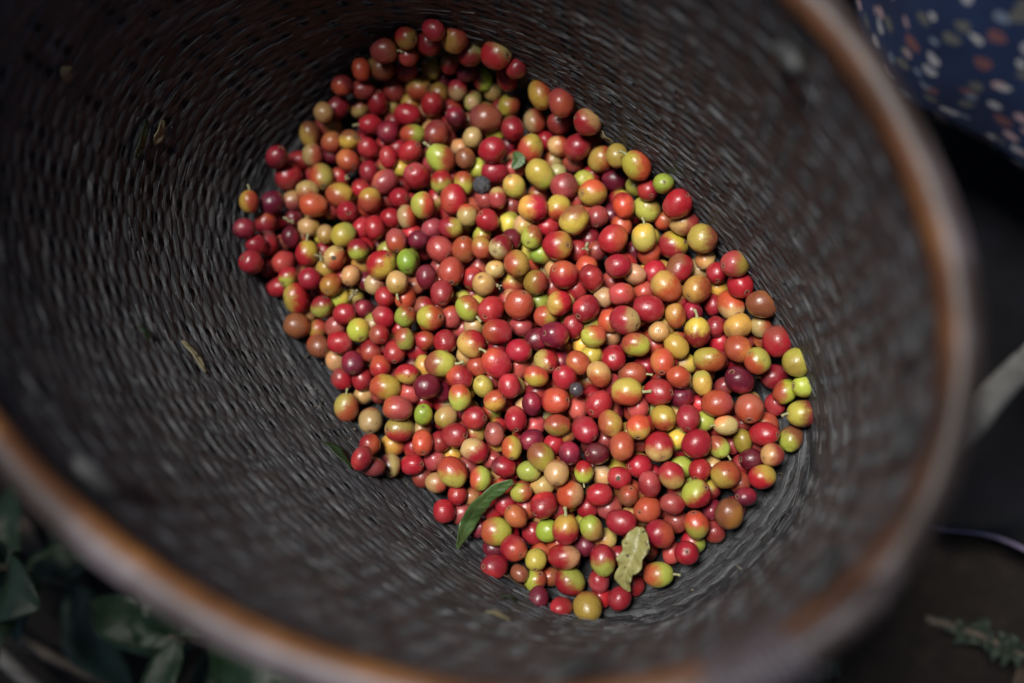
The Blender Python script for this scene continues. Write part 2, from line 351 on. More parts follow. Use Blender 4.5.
# ------------------------------------------------------------------ the coffee cherries: tile origin, then x y radius colours[:blush side; a few pale ones paint glare] marks
DATA = """
T 370 15
250 155 72 VR:nw|435 100 68 R u|400 195 80 R n:c|580 165 85 OV:sw|690 255 85 RC:ne /|860 270 92 RC:ne n:e|1000 360 60 R u|935 430 78 R v
770 440 72 LR:w v|660 390 65 K u|545 330 68 CR:s v s:n|415 365 72 LV:w v|100 245 80 DB u s:e|260 275 68 D w|75 360 82 BV h|240 370 82 K
165 505 85 DO v|330 500 85 YO:s n:e|470 535 55 V u|510 445 45 K w|600 510 72 RC:s v|425 610 80 R n:n|700 600 62 LC n:c|950 620 80 YO:e
840 530 50 C w|55 600 80 R n:n|15 520 45 D w
T 510 65
210 195 90 YO:ne v|350 255 90 D u|340 385 85 D n:c u|530 390 88 RC:ne|170 385 78 OC:w v|15 430 82 RB|140 575 98 OY:ne|335 555 75 OC:w u
460 560 92 R|560 545 55 O w|625 645 92 OY:w|730 620 70 Y u v|865 685 95 OY:w s:nw|250 520 45 R w|290 660 60 OC w|430 670 55 D w
T 230 110
130 625 68 YO:e v s:n|285 635 82 K|320 320 75 K u|400 455 100 RD|470 345 75 R u|545 165 78 BY:sw v|565 310 72 CO:e|625 460 92 LO:w
670 110 85 DV:e h|695 220 55 O u|815 205 72 YB:n|945 260 75 R n:nw v|805 345 80 O n:se|950 415 62 R n:s u|690 310 45 K w|640 255 30 K w
750 580 88 OY:ne h|900 545 68 R|955 615 85 OY:n|530 560 80 CO:s s:w|430 620 65 PC:n u|570 650 85 O h|690 680 50 D u|640 15 40 C u|960 100 75 R s:w
T 230 15
895 370 65 O v|765 480 70 D|740 630 78 R|885 640 68 DC:s|905 510 70 D h u
T 370 110
255 32 85 R h|125 150 75 K|295 170 78 LO:w h|455 160 90 D|585 50 72 K|790 55 100 BD h|700 190 72 CY|835 275 92 R|650 330 68 B v|620 260 45 C w
850 160 50 L u|940 240 45 K w|485 330 95 LO:e s:nw h|275 285 82 R n:ne h|125 325 70 R v|320 450 92 RP:nw|215 400 60 Y u|105 490 88 P
490 490 80 RL:s|640 500 75 YO:n v|735 400 45 L u|850 425 85 R h u|980 405 70 P u h|985 520 82 LY|200 600 70 R n:e /|110 610 45 D w
360 650 85 LO:e v|570 610 98 RO:w|870 600 70 PC v|785 610 45 D u|970 650 60 D u
T 510 160
205 95 100 YL|320 45 55 L u|425 60 70 D s:e u|505 140 45 L u|370 180 95 PD|565 225 95 YO:n n:w|715 135 85 K|775 310 85 OR v|935 335 92 LV:ne
940 205 70 R u|860 180 45 L w|155 325 95 RY:w h|330 325 85 LO:s|450 275 45 P w|595 390 75 PD|440 410 100 YB:n /|690 370 35 K w|-5 430 45 L u
90 450 70 CY u|150 525 82 LO:ne|260 455 70 R u h|325 585 102 RY:e|540 530 80 R w|705 540 100 RO:e|760 450 75 O w|590 620 65 D u|915 530 95 L s:n
10 540 50 K u|140 620 50 L w|210 640 68 LY u s:e|840 620 60 K w|950 640 65 O u
T 650 160
90 160 72 LB n:c|190 300 95 R n:ne h|100 415 50 O u|235 430 90 DC:w h u|360 535 95 LB:e|155 580 102 RY:ne
T 650 255
580 60 88 PV:e|380 30 68 C u|200 90 95 RB:nw|455 120 72 R n:s|335 95 40 C w|30 115 70 R u|110 215 105 OY:nw b|320 235 100 YO:e|615 205 88 R
470 225 45 Y w|550 345 105 OC:s|430 340 60 R u|765 335 100 B|755 490 70 CO:e u|600 490 95 YV:s scab|870 590 105 RD v scar|770 560 50 O w
175 415 78 OY:nw v|290 390 48 K u|60 525 75 CO n:c|320 530 98 RY:n s:n|445 490 65 R u|180 625 85 Y b|600 640 92 O|480 600 45 R w
T 510 255
45 60 92 YO:w|175 190 85 VO:e|370 135 98 RO:n|555 155 92 R|735 75 88 RD|850 130 75 CY u|760 265 85 PO|640 290 65 C u|520 365 95 R n:sw
335 330 88 RY:w|240 420 70 OY:e u|430 490 68 R v u|570 555 85 LO:ne|305 545 100 K|185 575 75 K u|785 445 102 RC:e|675 450 60 O u v|945 365 100 R h
860 610 92 YO:nw|75 490 70 D u h|920 255 60 D w|200 320 35 L w|300 225 40 D w|680 555 40 C w|500 620 40 Y w
T 230 205
95 160 72 K|245 125 80 RO u|255 260 82 RD v|145 390 78 R|255 430 50 R u v|365 390 78 PR|415 220 65 K v u|540 150 60 CV s:w u|655 200 60 CV u
775 205 82 YL|525 330 82 RY:ne s:n|715 360 82 CO:se scab|875 305 75 RL:s|400 490 72 RL:s n:sw|545 505 78 R|690 545 78 OV|655 435 50 Y w|825 480 70 CP u
455 640 100 RY:w|330 560 60 R u|275 570 30 L w|750 640 55 L u|690 70 50 D u|800 45 75 R n:c|900 160 60 R u|985 155 75 R v|900 410 40 Y w
930 520 60 K w|350 270 40 P w|180 270 50 R w|430 90 55 K w|320 100 50 R w
T 370 205
250 80 75 CO:e v|145 90 60 R u|665 70 72 CO v|180 245 82 PO n:s|75 410 102 RY:se|255 385 82 G n:s|330 240 65 K u|425 160 65 PD u|550 155 82 RY:e h
800 105 78 R n:nw|920 125 80 OY:e|475 300 90 PR|640 305 88 O n:n|760 290 72 OV:n v|895 285 85 RC:sw|985 240 45 K u|855 440 65 C n:w|700 500 75 R w
775 540 80 CY|385 490 78 K v|555 455 95 O n:s|490 600 85 R n:s|185 530 78 CV s:s|35 540 60 CD u|310 550 60 P u|100 625 70 R|240 630 80 O u|745 420 60 P w
T 270 300
185 175 88 BO|355 45 75 RL:s|510 95 80 R|330 200 72 VO:ne s:sw u|260 95 45 C w|330 315 80 BO n:se h|480 290 85 RP h|450 180 60 P u|605 205 80 L
640 60 50 K u|775 115 78 RP|925 110 78 LO:ne|920 265 72 LO:nw v|745 235 68 RO:w|690 345 82 RO n:s|850 355 78 R n:s b|755 455 78 OR h n:s|565 430 78 K n:s
450 415 52 C u|490 540 75 RD|630 540 55 R u|935 505 80 RY:s|790 595 100 YO:w h|955 635 65 PO u|640 650 60 CD u|1000 340 45 R u
T 410 300
140 120 92 OL:w n:e|280 115 72 PO v u|395 55 85 LO:ne s:se|555 65 95 R|745 30 105 O|595 215 92 RO:w h|755 185 65 D u h s:e|440 175 60 CY u
355 195 30 P w|105 275 65 OR|240 285 85 R n:s|420 300 95 YR:ne|205 435 98 LB:w h s:e|95 455 40 Y u v|745 345 85 R|590 430 115 RO h b s:nw
600 320 75 R u|930 420 88 RC:w|860 520 80 OY:s|680 585 82 R v|340 530 85 RO|460 455 60 O u|500 590 75 LC u|340 665 85 LO:n v|115 590 85 K|205 625 60 K u|740 460 45 P w
T 550 350
190 85 85 O v b|100 185 82 R|335 165 88 CO:s|435 60 85 R n:c|765 80 92 O n:s|560 165 88 OB h u s:e|650 105 50 R w|525 285 100 LO:s s:e
740 290 105 R n:e|880 185 82 OD|900 320 60 K u|40 345 95 OR n:e|335 370 98 R n:sw|190 400 68 PR n:s u|180 270 50 N|410 500 90 YO:w|240 545 92 RD n:se v
50 515 85 OV:s h|605 525 85 OY:s n:s|775 465 90 YO:s|940 465 88 R n:s|600 390 60 P u|490 655 95 O|745 660 105 RC:s|870 610 60 L u|420 240 50 R w|280 40 50 Y w
T 690 350
130 65 112 OY:nw h|460 75 88 LO:sw|735 80 98 LV|780 250 80 LC|580 185 95 RK h s:w|650 285 85 LO:w /|85 225 80 YL v|335 205 105 K n:nw
185 365 100 OP|405 400 98 BO n:s|580 375 75 R u|770 435 115 DL:w h s:w|690 605 90 BL:sw|505 575 95 R n:e h|245 515 75 C s:w|90 490 55 L u s:e
45 640 105 R|195 660 78 LO:nw s:se|360 620 55 V u v|230 250 40 D w|350 500 55 D w
T 700 430
495 170 78 DC:w|425 320 88 RY:ne|350 200 70 K u|175 305 100 OY:sw|310 455 75 K n:w|200 570 105 B|270 360 65 D u|280 240 50 R w|80 540 50 K w|215 100 30 P w
T 320 395
180 85 88 OY:nw s:n v|345 175 88 CO v n:s|530 90 95 PO h|705 135 72 G v n:n|860 150 80 CY u|545 235 98 VR:s n:w h|340 340 72 RO:e|500 340 80 YO u h
700 325 82 O v n:s|920 275 90 R h n:e|820 320 70 R u|480 480 75 CK:w v n:s|630 475 80 R n:e|285 430 40 R u|360 490 50 PD u h|780 440 75 P u|905 525 102 OL:s b
795 600 75 CO|610 20 60 O w|900 395 40 Y w|700 560 35 D w
T 460 395
100 155 85 R n:e|240 40 78 OY:s|490 60 75 K v|380 165 85 RP n:s|235 265 75 P v|100 380 92 RC:nw|355 360 80 YO:w v n:s|490 305 68 K u|510 215 55 P u
555 420 95 YB:nw b|635 340 60 R u|470 520 80 L|660 530 85 CB n:s|750 400 82 K n:s|935 400 85 K n:w|845 525 72 LR:n s:s h|300 490 78 RK h|215 440 60 P u
140 570 82 LO:w|565 620 65 C u|970 545 55 C u|990 300 40 D w|60 490 40 D w
T 600 445
270 145 88 R n:w|130 225 75 R u scab|340 265 85 RP|490 210 90 RC:s|555 150 55 L u|190 345 70 BO u|325 440 98 OR|680 170 80 R|655 335 112 RL:nw
495 400 80 PR h|145 525 105 R h|65 425 65 P u|660 545 95 OL:s|410 605 108 RO:e|40 640 50 C w|780 590 60 D w|520 520 40 D w
T 420 475
255 135 68 R n:s|165 250 80 R|285 260 50 PO u|690 120 72 LO:e|490 235 70 R b u|580 200 55 RK u v|655 280 82 O|845 205 95 R n:sw|520 385 100 LO:w h
770 395 72 R v u|640 500 92 RO scab|790 580 75 L n:s|510 625 88 R n:w|510 500 65 K u|400 360 45 K w|870 380 45 L u|940 240 50 R w
T 540 490
210 30 95 OC:e|405 30 88 R|330 115 75 R u|480 115 68 PC u|175 270 105 RY:n s:n|70 280 55 L u|350 260 85 VL:nw|165 455 100 RC:e h|430 480 105 RL:s v
205 625 100 RL:ne|70 590 60 BO u|400 625 75 PR u|805 575 95 LO:w s:e|900 430 70 P u|1000 430 88 R n:c|480 320 45 C w|540 450 40 R w|640 650 40 R w|300 380 40 K w|160 140 40 R w
T 480 545
270 195 62 B|375 240 60 LO:e u|480 210 60 BO u|400 360 75 K v n:s|555 430 75 R u|735 425 110 VB n:s|955 365 85 R|830 360 40 R w
T 600 530
240 390 40 R w|755 30 50 K w
"""
CLR = {'R': (.28, .011, .020), 'K': (.11, .006, .019), 'P': (.33, .050, .048), 'O': (.35, .058, .024), 'B': (.21, .068, .028), 'D': (.22, .032, .027),
       'Y': (.43, .29, .050), 'V': (.29, .175, .035), 'L': (.34, .345, .052), 'G': (.20, .28, .028), 'C': (.42, .275, .105), 'N': (.04, .04, .045)}
CNAME = {'R': 'crimson', 'K': 'dark maroon', 'P': 'pinkish red', 'O': 'orange-red', 'B': 'bronze brown', 'D': 'dusky red', 'Y': 'golden yellow',
         'V': 'olive bronze', 'L': 'lime yellow', 'G': 'bright green', 'C': 'pale peach', 'N': 'blackish'}
DIRS = {'n': (0, -1), 'ne': (.7, -.7), 'e': (1, 0), 'se': (.7, .7), 's': (0, 1), 'sw': (-.7, .7), 'w': (-1, 0), 'nw': (-.7, -.7), 'c': (0, 0)}
recs = []
ox = oy = 0
for line in DATA.strip().splitlines():
    if line[0] == 'T':
        ox, oy = map(float, line.split()[1:]); continue
    for rec in line.split('|'):
        k = rec.split(); x, y, r = map(float, k[:3]); sc = 1024/150
        px, py, rp = ox+x/sc, oy+y/sc, min(r, 101)/sc
        col, _, bd = k[3].partition(':')
        d = dict(px=px, py=py, rp=rp, a=col[0], b=col[1] if len(col) > 1 else '', bd=bd, lay=0, nav=None, stem=None, sh='', mark='')
        for m_ in k[4:]:
            if m_ == 'u': d['lay'] = 1
            elif m_ == 'w': d['lay'] = 2
            elif m_.startswith('n:'): d['nav'] = m_[2:]
            elif m_.startswith('s:'): d['stem'] = m_[2:]
            elif m_ in 'vh/b': d['sh'] = m_
            else: d['mark'] = m_
        if any((q['px']-px)**2+(q['py']-py)**2 < 81 for q in recs): continue
        recs.append(d)
# real positions: along each line of sight onto the surface of the heap, then pushed apart until they only touch
def pile_uv(x, y):
    dx, dy = x-BC[0], y-BC[1]; c, s = math.cos(PA), math.sin(PA); return dx*c+dy*s, -dx*s+dy*c
def heap_z(x, y):
    u, v = pile_uv(x, y); e = (abs(u)/.168)**3.2+(abs(v)/.098)**3.2
    return .0085+.023*max(0., 1-e)**.8
def floor_z(x, y):
    u, v = pile_uv(x, y); q = ((abs(u)/BA)**2.7+(abs(v)/BB)**2.7)**(1/2.7)
    return .0015+(.016*max(0, (q-.86)/.14)**2 if q < 1 else .016+.25*(q-1))
N0 = len(recs); DIRV = np.zeros((N0, 3)); dep = np.zeros(N0); rad = np.zeros(N0); tgt = np.zeros(N0)
for i, d in enumerate(recs):
    D = c2w([(d['px']-512)/FPX, (d['py']-341.5)/FPX, 1]); DIRV[i] = D
    g = onz(d['px'], d['py'], .022); zt = heap_z(g[0], g[1])-(0, .0048, .0090)[d['lay']]
    g = onz(d['px'], d['py'], zt); dep[i] = (g-CAM)@c2w([0, 0, 1]); rad[i] = 1.02*d['rp']*dep[i]/FPX
    if d['lay']: rad[i] = max(rad[i], random.uniform(.0056, .0064))
    lo = floor_z(g[0], g[1])+rad[i]*.97
    if zt < lo: dep[i] = (onz(d['px'], d['py'], lo)-CAM)@c2w([0, 0, 1])
tgt[:] = dep
lay = np.array([d['lay'] for d in recs])
prio = lay*.004+rng.uniform(0, .0008, N0)
for it in range(220):
    Pn = CAM+DIRV*dep[:, None]; dif = Pn[:, None]-Pn[None]; dist = np.sqrt((dif**2).sum(-1))+np.eye(N0)
    need = (rad[:, None]+rad[None])*.95-dist; I, J = np.where(np.triu(need > 0, 1))
    mv = np.zeros(N0)
    for i, j in zip(I, J):
        if dep[i]+prio[i] > dep[j]+prio[j]: i, j = j, i      # i is nearer the viewer
        q = min(need[min(i, j), max(i, j)], .003)*.5
        mv[i] -= q*.5; mv[j] += q*.5
    dep += mv; dep += (tgt-dep)*.03
    for i in range(N0):
        g = CAM+DIRV[i]*dep[i]; lo = floor_z(g[0], g[1])+rad[i]*.95
        if g[2] < lo: dep[i] -= (lo-g[2])*.9
PC = CAM+DIRV*dep[:, None]
# fruit buried in the heap, under the ones that can be told apart
fill = []; allP = [p for p in PC]; allR = list(rad)
cand = 0
while cand < 24000 and len(fill) < 1500:
    cand += 1
    u, v = rng.uniform(-.172, .172), rng.uniform(-.100, .100)
    c, s = math.cos(PA), math.sin(PA); x, y = BC[0]+u*c-v*s, BC[1]+u*s+v*c
    r = rng.uniform(.0055, .0068); top = heap_z(x, y)-.0080; lo = floor_z(x, y)+r
    if top < lo: continue
    z = rng.uniform(lo, top); p = np.array([x, y, z]); A = np.array(allP)
    dd = np.sqrt(((A-p)**2).sum(1))
    if (dd < (np.array(allR)+r)*.83).any(): continue
    if np.sort(np.hypot(PC[:, 0]-x, PC[:, 1]-y))[0] > .0125: continue
    fill.append((p, r)); allP.append(p); allR.append(r)
# which cherries show largest in the photograph's view
allP = np.array(allP); allR = np.array(allR); NA = len(allP)
X, Y, Zc = project(allP); RP = allR/Zc*FPX
zb = np.full((683, 1024), 9.); ib = np.full((683, 1024), -1)
for i in range(NA):
    x0, x1, y0, y1 = int(X[i]-RP[i]), int(X[i]+RP[i])+2, int(Y[i]-RP[i]), int(Y[i]+RP[i])+2
    yy, xx = np.mgrid[y0:y1, x0:x1]; q = 1-((xx-X[i])**2+(yy-Y[i])**2)/RP[i]**2
    z = np.where(q > 0, Zc[i]-allR[i]*np.sqrt(np.maximum(q, 0)), 99); sub = zb[y0:y1, x0:x1]
    m_ = z < sub; sub[m_] = z[m_]; ib[y0:y1, x0:x1][m_] = i
area = np.bincount(ib[ib >= 0], minlength=NA)
NIND = 300
show = sorted(range(N0), key=lambda i: -area[i])[:NIND]; showset = set(show)

NU, NV = 22, 15
def sphere_dirs():
    D = [(0, 0, 1)]
    for i in range(1, NV):
        t = math.pi*i/NV
        for j in range(NU):
            p = 2*math.pi*j/NU; D.append((math.sin(t)*math.cos(p), math.sin(t)*math.sin(p), math.cos(t)))
    D.append((0, 0, -1)); F = [(0, 1+j, 1+(j+1) % NU) for j in range(NU)]
    for i in range(NV-2):
        for j in range(NU):
            a = 1+i*NU; b = a+NU; k = (j+1) % NU; F.append((a+j, b+j, b+k, a+k))
    last = len(D)-1; a = 1+(NV-2)*NU; F += [(last, a+(j+1) % NU, a+j) for j in range(NU)]
    return np.array(D), F
SD, SF = sphere_dirs()
TOCAM = c2w([0, 0, -1])
def axis_frame(ax):
    X, Y = frame(ax); return np.array([X, Y, ax]).T
def jit(c, s=.14):
    f = math.exp(random.gauss(0, s)); return tuple(min(.8, max(.004, x*f*math.exp(random.gauss(0, .10)))) for x in c)
def cherry_geo(i):
    """returns dict with local vertices, colours, frame"""
    r = allR[i]; d = recs[i] if i < N0 else None
    ratio = random.uniform(1.04, 1.17)
    view = CAM-allP[i]; view /= np.linalg.norm(view)
    sx, sy = c2w([1, 0, 0]), c2w([0, 1, 0])
    def d2(k, up): 
        x, y = DIRS[k]; v = sx*x+sy*y
        return v*math.cos(up)+view*math.sin(up) if k != 'c' else view+.12*sx*random.uniform(-1, 1)+.12*sy*random.uniform(-1, 1)
    if d and d['nav']: ax = d2(d['nav'], R_(38))
    elif d and d['stem']: ax = -d2(d['stem'], R_(14))
    else:
        k = (d or {}).get('sh', ''); 
        if k: 
            x, y = {'v': (.15, 1), 'h': (1, .15), '/': (1, -1), 'b': (1, 1)}[k]
            ax = (sx*x+sy*y)*random.choice((-1, 1))+view*random.uniform(-.25, .1)
        else:
            q = random.uniform(0, 6.283); ax = sx*math.cos(q)+sy*math.sin(q)-view*random.uniform(-.1, 1.2)
    if d and not d['nav'] and not d['stem'] and not d['sh'] and random.random() < .45:
        d['nav2'] = 1; q = random.uniform(0, 6.283); e = random.uniform(.25, .95); ax = (sx*math.cos(q)+sy*math.sin(q))*math.cos(e)+view*math.sin(e)
    ax = ax/np.linalg.norm(ax)
    if d and d['sh']: ratio = random.uniform(1.13, 1.22)
    req = r/ratio**.33 if not (d and d['sh']) else r/1.06
    M = axis_frame(ax)
    s0 = random.uniform(0, 99)
    wob = np.array([1+.075*nz(*(q*1.15+s0))+.02*nz(*(q*3+s0)) for q in SD])
    V = SD*req*wob[:, None]; V[:, 2] *= ratio
    V[:, 2] -= np.where(SD[:, 2] > .93, (SD[:, 2]-.93)*req*1.1, 0); V[:, 2] -= np.where(SD[:, 2] < -.95, (SD[:, 2]+.95)*req*1.3, 0)
    V[:, 0] *= random.uniform(.90, 1.03)
    Wd = SD @ M.T
    if d: a, b, bd = d['a'], d['b'] or d['a'], d['bd']
    else:
        a = random.choice('RRRRKOODPYLCB'); b = random.choice('RROYCD'); bd = random.choice(list(DIRS))
    if bd in ('', 'c'):
        pv = ax*random.choice((-1, 1))+view*.2 if b != a else rng.normal(size=3); thr = .25
    else: pv = d2(bd, R_(18)); thr = .02
    pv = pv/np.linalg.norm(pv)
    ca = jit(CLR[a]); cb = jit(CLR[b]) if b != a else jit({'R': (.34, .026, .028), 'O': (.42, .12, .04), 'L': (.52, .40, .06), 'Y': (.58, .27, .05), 'K': (.24, .012, .03),
            'B': (.33, .12, .03), 'C': (.58, .28, .10), 'P': (.40, .10, .06), 'D': (.34, .06, .03), 'V': (.40, .16, .03), 'G': (.38, .42, .04)}.get(a, CLR[a]))
    fac = Wd@pv-thr
    return dict(V=V, M=M, ca=ca, cb=cb, fac=fac, req=req, ratio=ratio, wob=wob)
def put_attrs(me, ca, cb, fac):
    for nme, c in (('cola', ca), ('colb', cb)):
        at_ = me.attributes.new(nme, 'FLOAT_COLOR', 'POINT'); c = np.asarray(c, np.float32)
        at_.data.foreach_set('color', np.concatenate([c, np.ones((len(c), 1), np.float32)], 1).ravel())
    at_ = me.attributes.new('fac', 'FLOAT', 'POINT'); at_.data.foreach_set('value', np.asarray(fac, np.float32))
def ring_mesh():
    V, F = tube([(math.cos(q), math.sin(q), .0) for q in np.linspace(0, 2*math.pi, 15)[:-1]], .22, 5, closed=True)
    return mesh('calyx', V, F)
def disc_mesh():
    V = [(0, 0, .18)]+[(.55*math.cos(q), .55*math.sin(q), .0) for q in np.linspace(0, 2*math.pi, 13)[:-1]]
    return mesh('calyx_pit', V, [(0, 1+j, 1+(j+1) % 12) for j in range(12)])
def stem_mesh(k):
    q = random.uniform(-.3, .3)
    V, F = tube(spline([(0, 0, -.3), (0, 0, .15), (q*.4, .05, .4), (q, .1, .62)], 8), [.15, .17, .13, .11, .11, .13, .16, .09], 7)
    return mesh('stem', V, F)
def scab_mesh():
    bm = bmesh.new(); bmesh.ops.create_icosphere(bm, subdivisions=3, radius=1)
    for v in bm.verts: v.co *= 1+.8*nz(*(v.co*2.3)); v.co.z *= .28
    me = bpy.data.meshes.new('scab'); bm.to_mesh(me); bm.free(); return me
RINGM, DISCM, STEMS, SCABM = ring_mesh(), disc_mesh(), [stem_mesh(k) for k in range(5)], scab_mesh()
RINGM.materials.append(M_CALYX); DISCM.materials.append(M_PIT); SCABM.materials.append(simple('torn dry scab', (.05, .04, .03), (.20, .16, .10), 700, .75, .8))
for s_ in STEMS: s_.materials.append(M_STEM)
def child(name, me, o, loc, rot, sc):
    c = bpy.data.objects.new(name, me); COL.objects.link(c); c.parent = o
    c.matrix_local = Matrix.Translation(loc) @ Matrix(rot.tolist()).to_4x4() @ Matrix.Diagonal((*sc, 1)); return c
cherries = {}
stuffV, stuffF, sA, sB, sF = [], [], [], [], []
for i in range(NA):
    if i not in showset and area[i] == 0 and i >= N0: continue
    g = cherry_geo(i)
    if i in showset:
        d = recs[i]; me = mesh('coffee_cherry', g['V'], SF); me.materials.append(M_DRIED if d['a'] == 'N' else M_CHERRY); n = len(SD)
        put_attrs(me, [g['ca']]*n, [g['cb']]*n, g['fac'])
        o = link('coffee_cherry', me)
        o.matrix_world = Matrix.Translation(allP[i]) @ Matrix(g['M'].tolist()).to_4x4()
        cherries[i] = o
        topz = g['req']*g['ratio']*g['wob'][0]-.07*g['req']*1.1; s = g['req']*random.uniform(.17, .24); I3 = np.eye(3)
        if d['nav'] or d.get('nav2'):
            c = child('calyx', RINGM, o, (0, 0, topz-.03*s), I3, (s, s, s*.6)); p_ = child('pit', DISCM, c, (0, 0, 0), I3, (1, 1, 1))
        if d['stem']:
            bz = -g['req']*g['ratio']*g['wob'][-1]+.055*g['req']; Rf = np.diag([1., -1, -1]); k = g['req']*random.uniform(.7, 1.)
            child('stem', random.choice(STEMS), o, (0, 0, bz), Rf, (k, k, k))
        if d['mark'] in ('scab', 'scar'):
            vw = np.linalg.inv(g['M']) @ (CAM-allP[i]+c2w([.1 if d['mark'] == 'scar' else -.05, .02, 0])); vw /= np.linalg.norm(vw)
            k = g['req']*(.17 if d['mark'] == 'scab' else .14); loc = vw*g['req']*np.array([1, 1, g['ratio']])*.97
            child('scab', SCABM, o, loc, axis_frame(vw), (k, k*(1 if d['mark'] == 'scab' else 1.6), k))
    else:
        off = len(stuffV); Wv = g['V'] @ g['M'].T+allP[i]; stuffV += [tuple(v) for v in Wv]
        stuffF += [tuple(off+k for k in f) for f in SF]; n = len(SD); sA += [g['ca']]*n; sB += [g['cb']]*n; sF += list(g['fac'])
me = mesh('buried_cherries', stuffV, stuffF); me.materials.append(M_CHERRY); put_attrs(me, sA, sB, sF)
tag(link('buried_cherries', me), 'mass of partly hidden coffee cherries lying in the gaps beneath the others', 'coffee cherries', None, 'stuff')

# ---- a label for every cherry, made from its own look and the fruit it touches
LAND = [('the curled green leaf', 478, 512, 40), ('the spotted yellow leaf', 634, 560, 34), ('the grey dried berry', 482, 185, 22), ('the blackish shrivelled cherry', 576, 390, 22)]
def look(i):
    d = recs[i]; return (d['a'], d['b'] if d['b'] != d['a'] else '', bool(d['nav']), bool(d['stem']), d['mark'])
def look_text(i):
    d = recs[i]; s = CNAME[d['a']]+' cherry'
    if d['mark'] == 'scab': s = 'scabbed '+s
    if d['mark'] == 'scar': s = 'scarred '+s
    if d['b'] and d['b'] != d['a']: s += ' with '+CNAME[d['b']]+' blush'  # in a few fruits the pale blush is glare painted into the skin
    if d['stem']: s += ' and stem stub' if ' with ' in s else ' with stem stub'
    elif d['nav']: s += ' and blossom scar' if ' with ' in s else ' with blossom scar'
    return s
rel = {}; phr = {}
for i in show:
    s = {}; d = recs[i]; cnt = {}
    for j in show:
        if j == i: continue
        e = recs[j]; dx, dy = e['px']-d['px'], e['py']-d['py']; L = math.hypot(dx, dy)
        if L > 1.22*(d['rp']+e['rp']): continue
        cnt[e['a']] = cnt.get(e['a'], 0)+1
        if e['b'] and e['b'] != e['a']: s[('tb', e['a'], e['b'])] = (1.6, 'touching a '+CNAME[e['a']]+' one with '+CNAME[e['b']]+' blush')
        if e['stem']: s[('ts', e['a'])] = (1.5, 'touching a '+CNAME[e['a']]+' one with stem stub')
        if e['nav']: s[('tn', e['a'])] = (1.7, 'touching a '+CNAME[e['a']]+' one with blossom scar')
        k = ('below' if dy < 0 else 'above') if abs(dy) > abs(dx)*1.3 else ('right of' if dx < 0 else 'left of') if abs(dx) > abs(dy)*1.3 else None
        s[('full',)+look(j)[:4]] = (2.4, 'touching a '+look_text(j).replace(' cherry', ' one'))
        if k: s[(k,)+look(j)[:4]] = (2.8 if k in ('above', 'below') else 4, k+' a '+look_text(j).replace(' cherry', ' one'))
        if k: s[(k, e['a'])] = (1.5 if k in ('above', 'below') else 2.6, k+' a '+CNAME[e['a']]+' one')
        if k and e['nav']: s[(k, e['a'], 'n')] = (2.2 if k in ('above', 'below') else 3.4, k+' a '+CNAME[e['a']]+' one with blossom scar')
        if k and e['stem']: s[(k, e['a'], 's')] = (2.0 if k in ('above', 'below') else 3.2, k+' a '+CNAME[e['a']]+' one with stem')
    for c, n_ in cnt.items():
        s[('t', c)] = (1.2, 'touching a '+CNAME[c]+' one')
        if n_ >= 2: s[('t2', c)] = (1.3, 'touching two '+CNAME[c]+' ones')
        if n_ >= 3: s[('t3', c)] = (1.4, 'touching three '+CNAME[c]+' ones')
    for nm, lx, ly, lr in LAND:
        if 0 < math.hypot(lx-d['px'], ly-d['py'])-d['rp'] < lr: s[('l', nm)] = (.4, 'beside '+nm)
    u, v = pile_uv(PC[i][0], PC[i][1])
    if u < -.13: s['ul'] = (3, 'at the far end of the heap')
    if u > .13: s['lr'] = (3, 'at the near end of the heap')
    if abs(u) <= .05 and abs(v) < .04: s['mid'] = (3, 'mid heap')
    if v > .075: s['ve'] = (3, 'along the right wall')
    if v < -.075: s['vw'] = (3, 'along the left wall')
    rel[i] = s
import itertools
used_lab = {}
fallback = []
for i in show:
    same = [j for j in show if j != i and look(j)[:2] == look(i)[:2] and (look(j)[2] or not look(i)[2]) and (look(j)[3] or not look(i)[3]) and (look(j)[4] or not look(i)[4])]
    base = look_text(i); best = None
    ks = list(rel[i])
    for n_ in (0, 1, 2, 3):
        for cb in itertools.combinations(ks, n_):
            ph = ', '.join(rel[i][k][1] for k in sorted(cb, key=lambda k: rel[i][k][0]))
            lab = base+(', '+ph if ph else '')
            if len(lab.split()) > 16 or len(lab.split()) < 4: continue
            if any(all(k in rel[j] for k in cb) for j in same): continue
            cost = sum(rel[i][k][0] for k in cb)+.12*len(lab.split())
            if best is None or cost < best[0]: best = (cost, lab)
        if best and n_ >= 1: break
    if best is None:
        base = CNAME[recs[i]['a']]+' cherry'; same = [j for j in show if j != i and recs[j]['a'] == recs[i]['a']]
        for cb in itertools.combinations(ks, 3):
            lab = base+', '+', '.join(rel[i][k][1] for k in cb)
            if len(lab.split()) <= 16 and not any(all(k in rel[j] for k in cb) for j in same): best = (0, lab); break
    if best is None:
        fallback.append(i); ORD = 'nearest,second nearest,third nearest,fourth nearest,fifth nearest,sixth nearest,seventh nearest,eighth nearest,ninth nearest,tenth nearest'.split(','); opt = []
        for nm, lx, ly, lr in LAND:
            o_ = sorted((j for j in show if recs[j]['a'] == recs[i]['a']), key=lambda j: math.hypot(recs[j]['px']-lx, recs[j]['py']-ly)); opt.append((o_.index(i), nm))
        k, nm = min(opt); best = (0, CNAME[recs[i]['a']]+' cherry, the '+(ORD[k] if k < 10 else '%dth nearest' % (k+1))+' of its colour to '+nm)
    best = (0, best[1].replace(' a orange', ' an orange').replace(' a olive', ' an olive'))
    if recs[i]['a'] == 'N': best = (0, 'small blackish shrivelled cherry sunk in the middle of the heap')
    tag(cherries[i], best[1], 'coffee cherry', 'coffee cherries heaped in the basket')
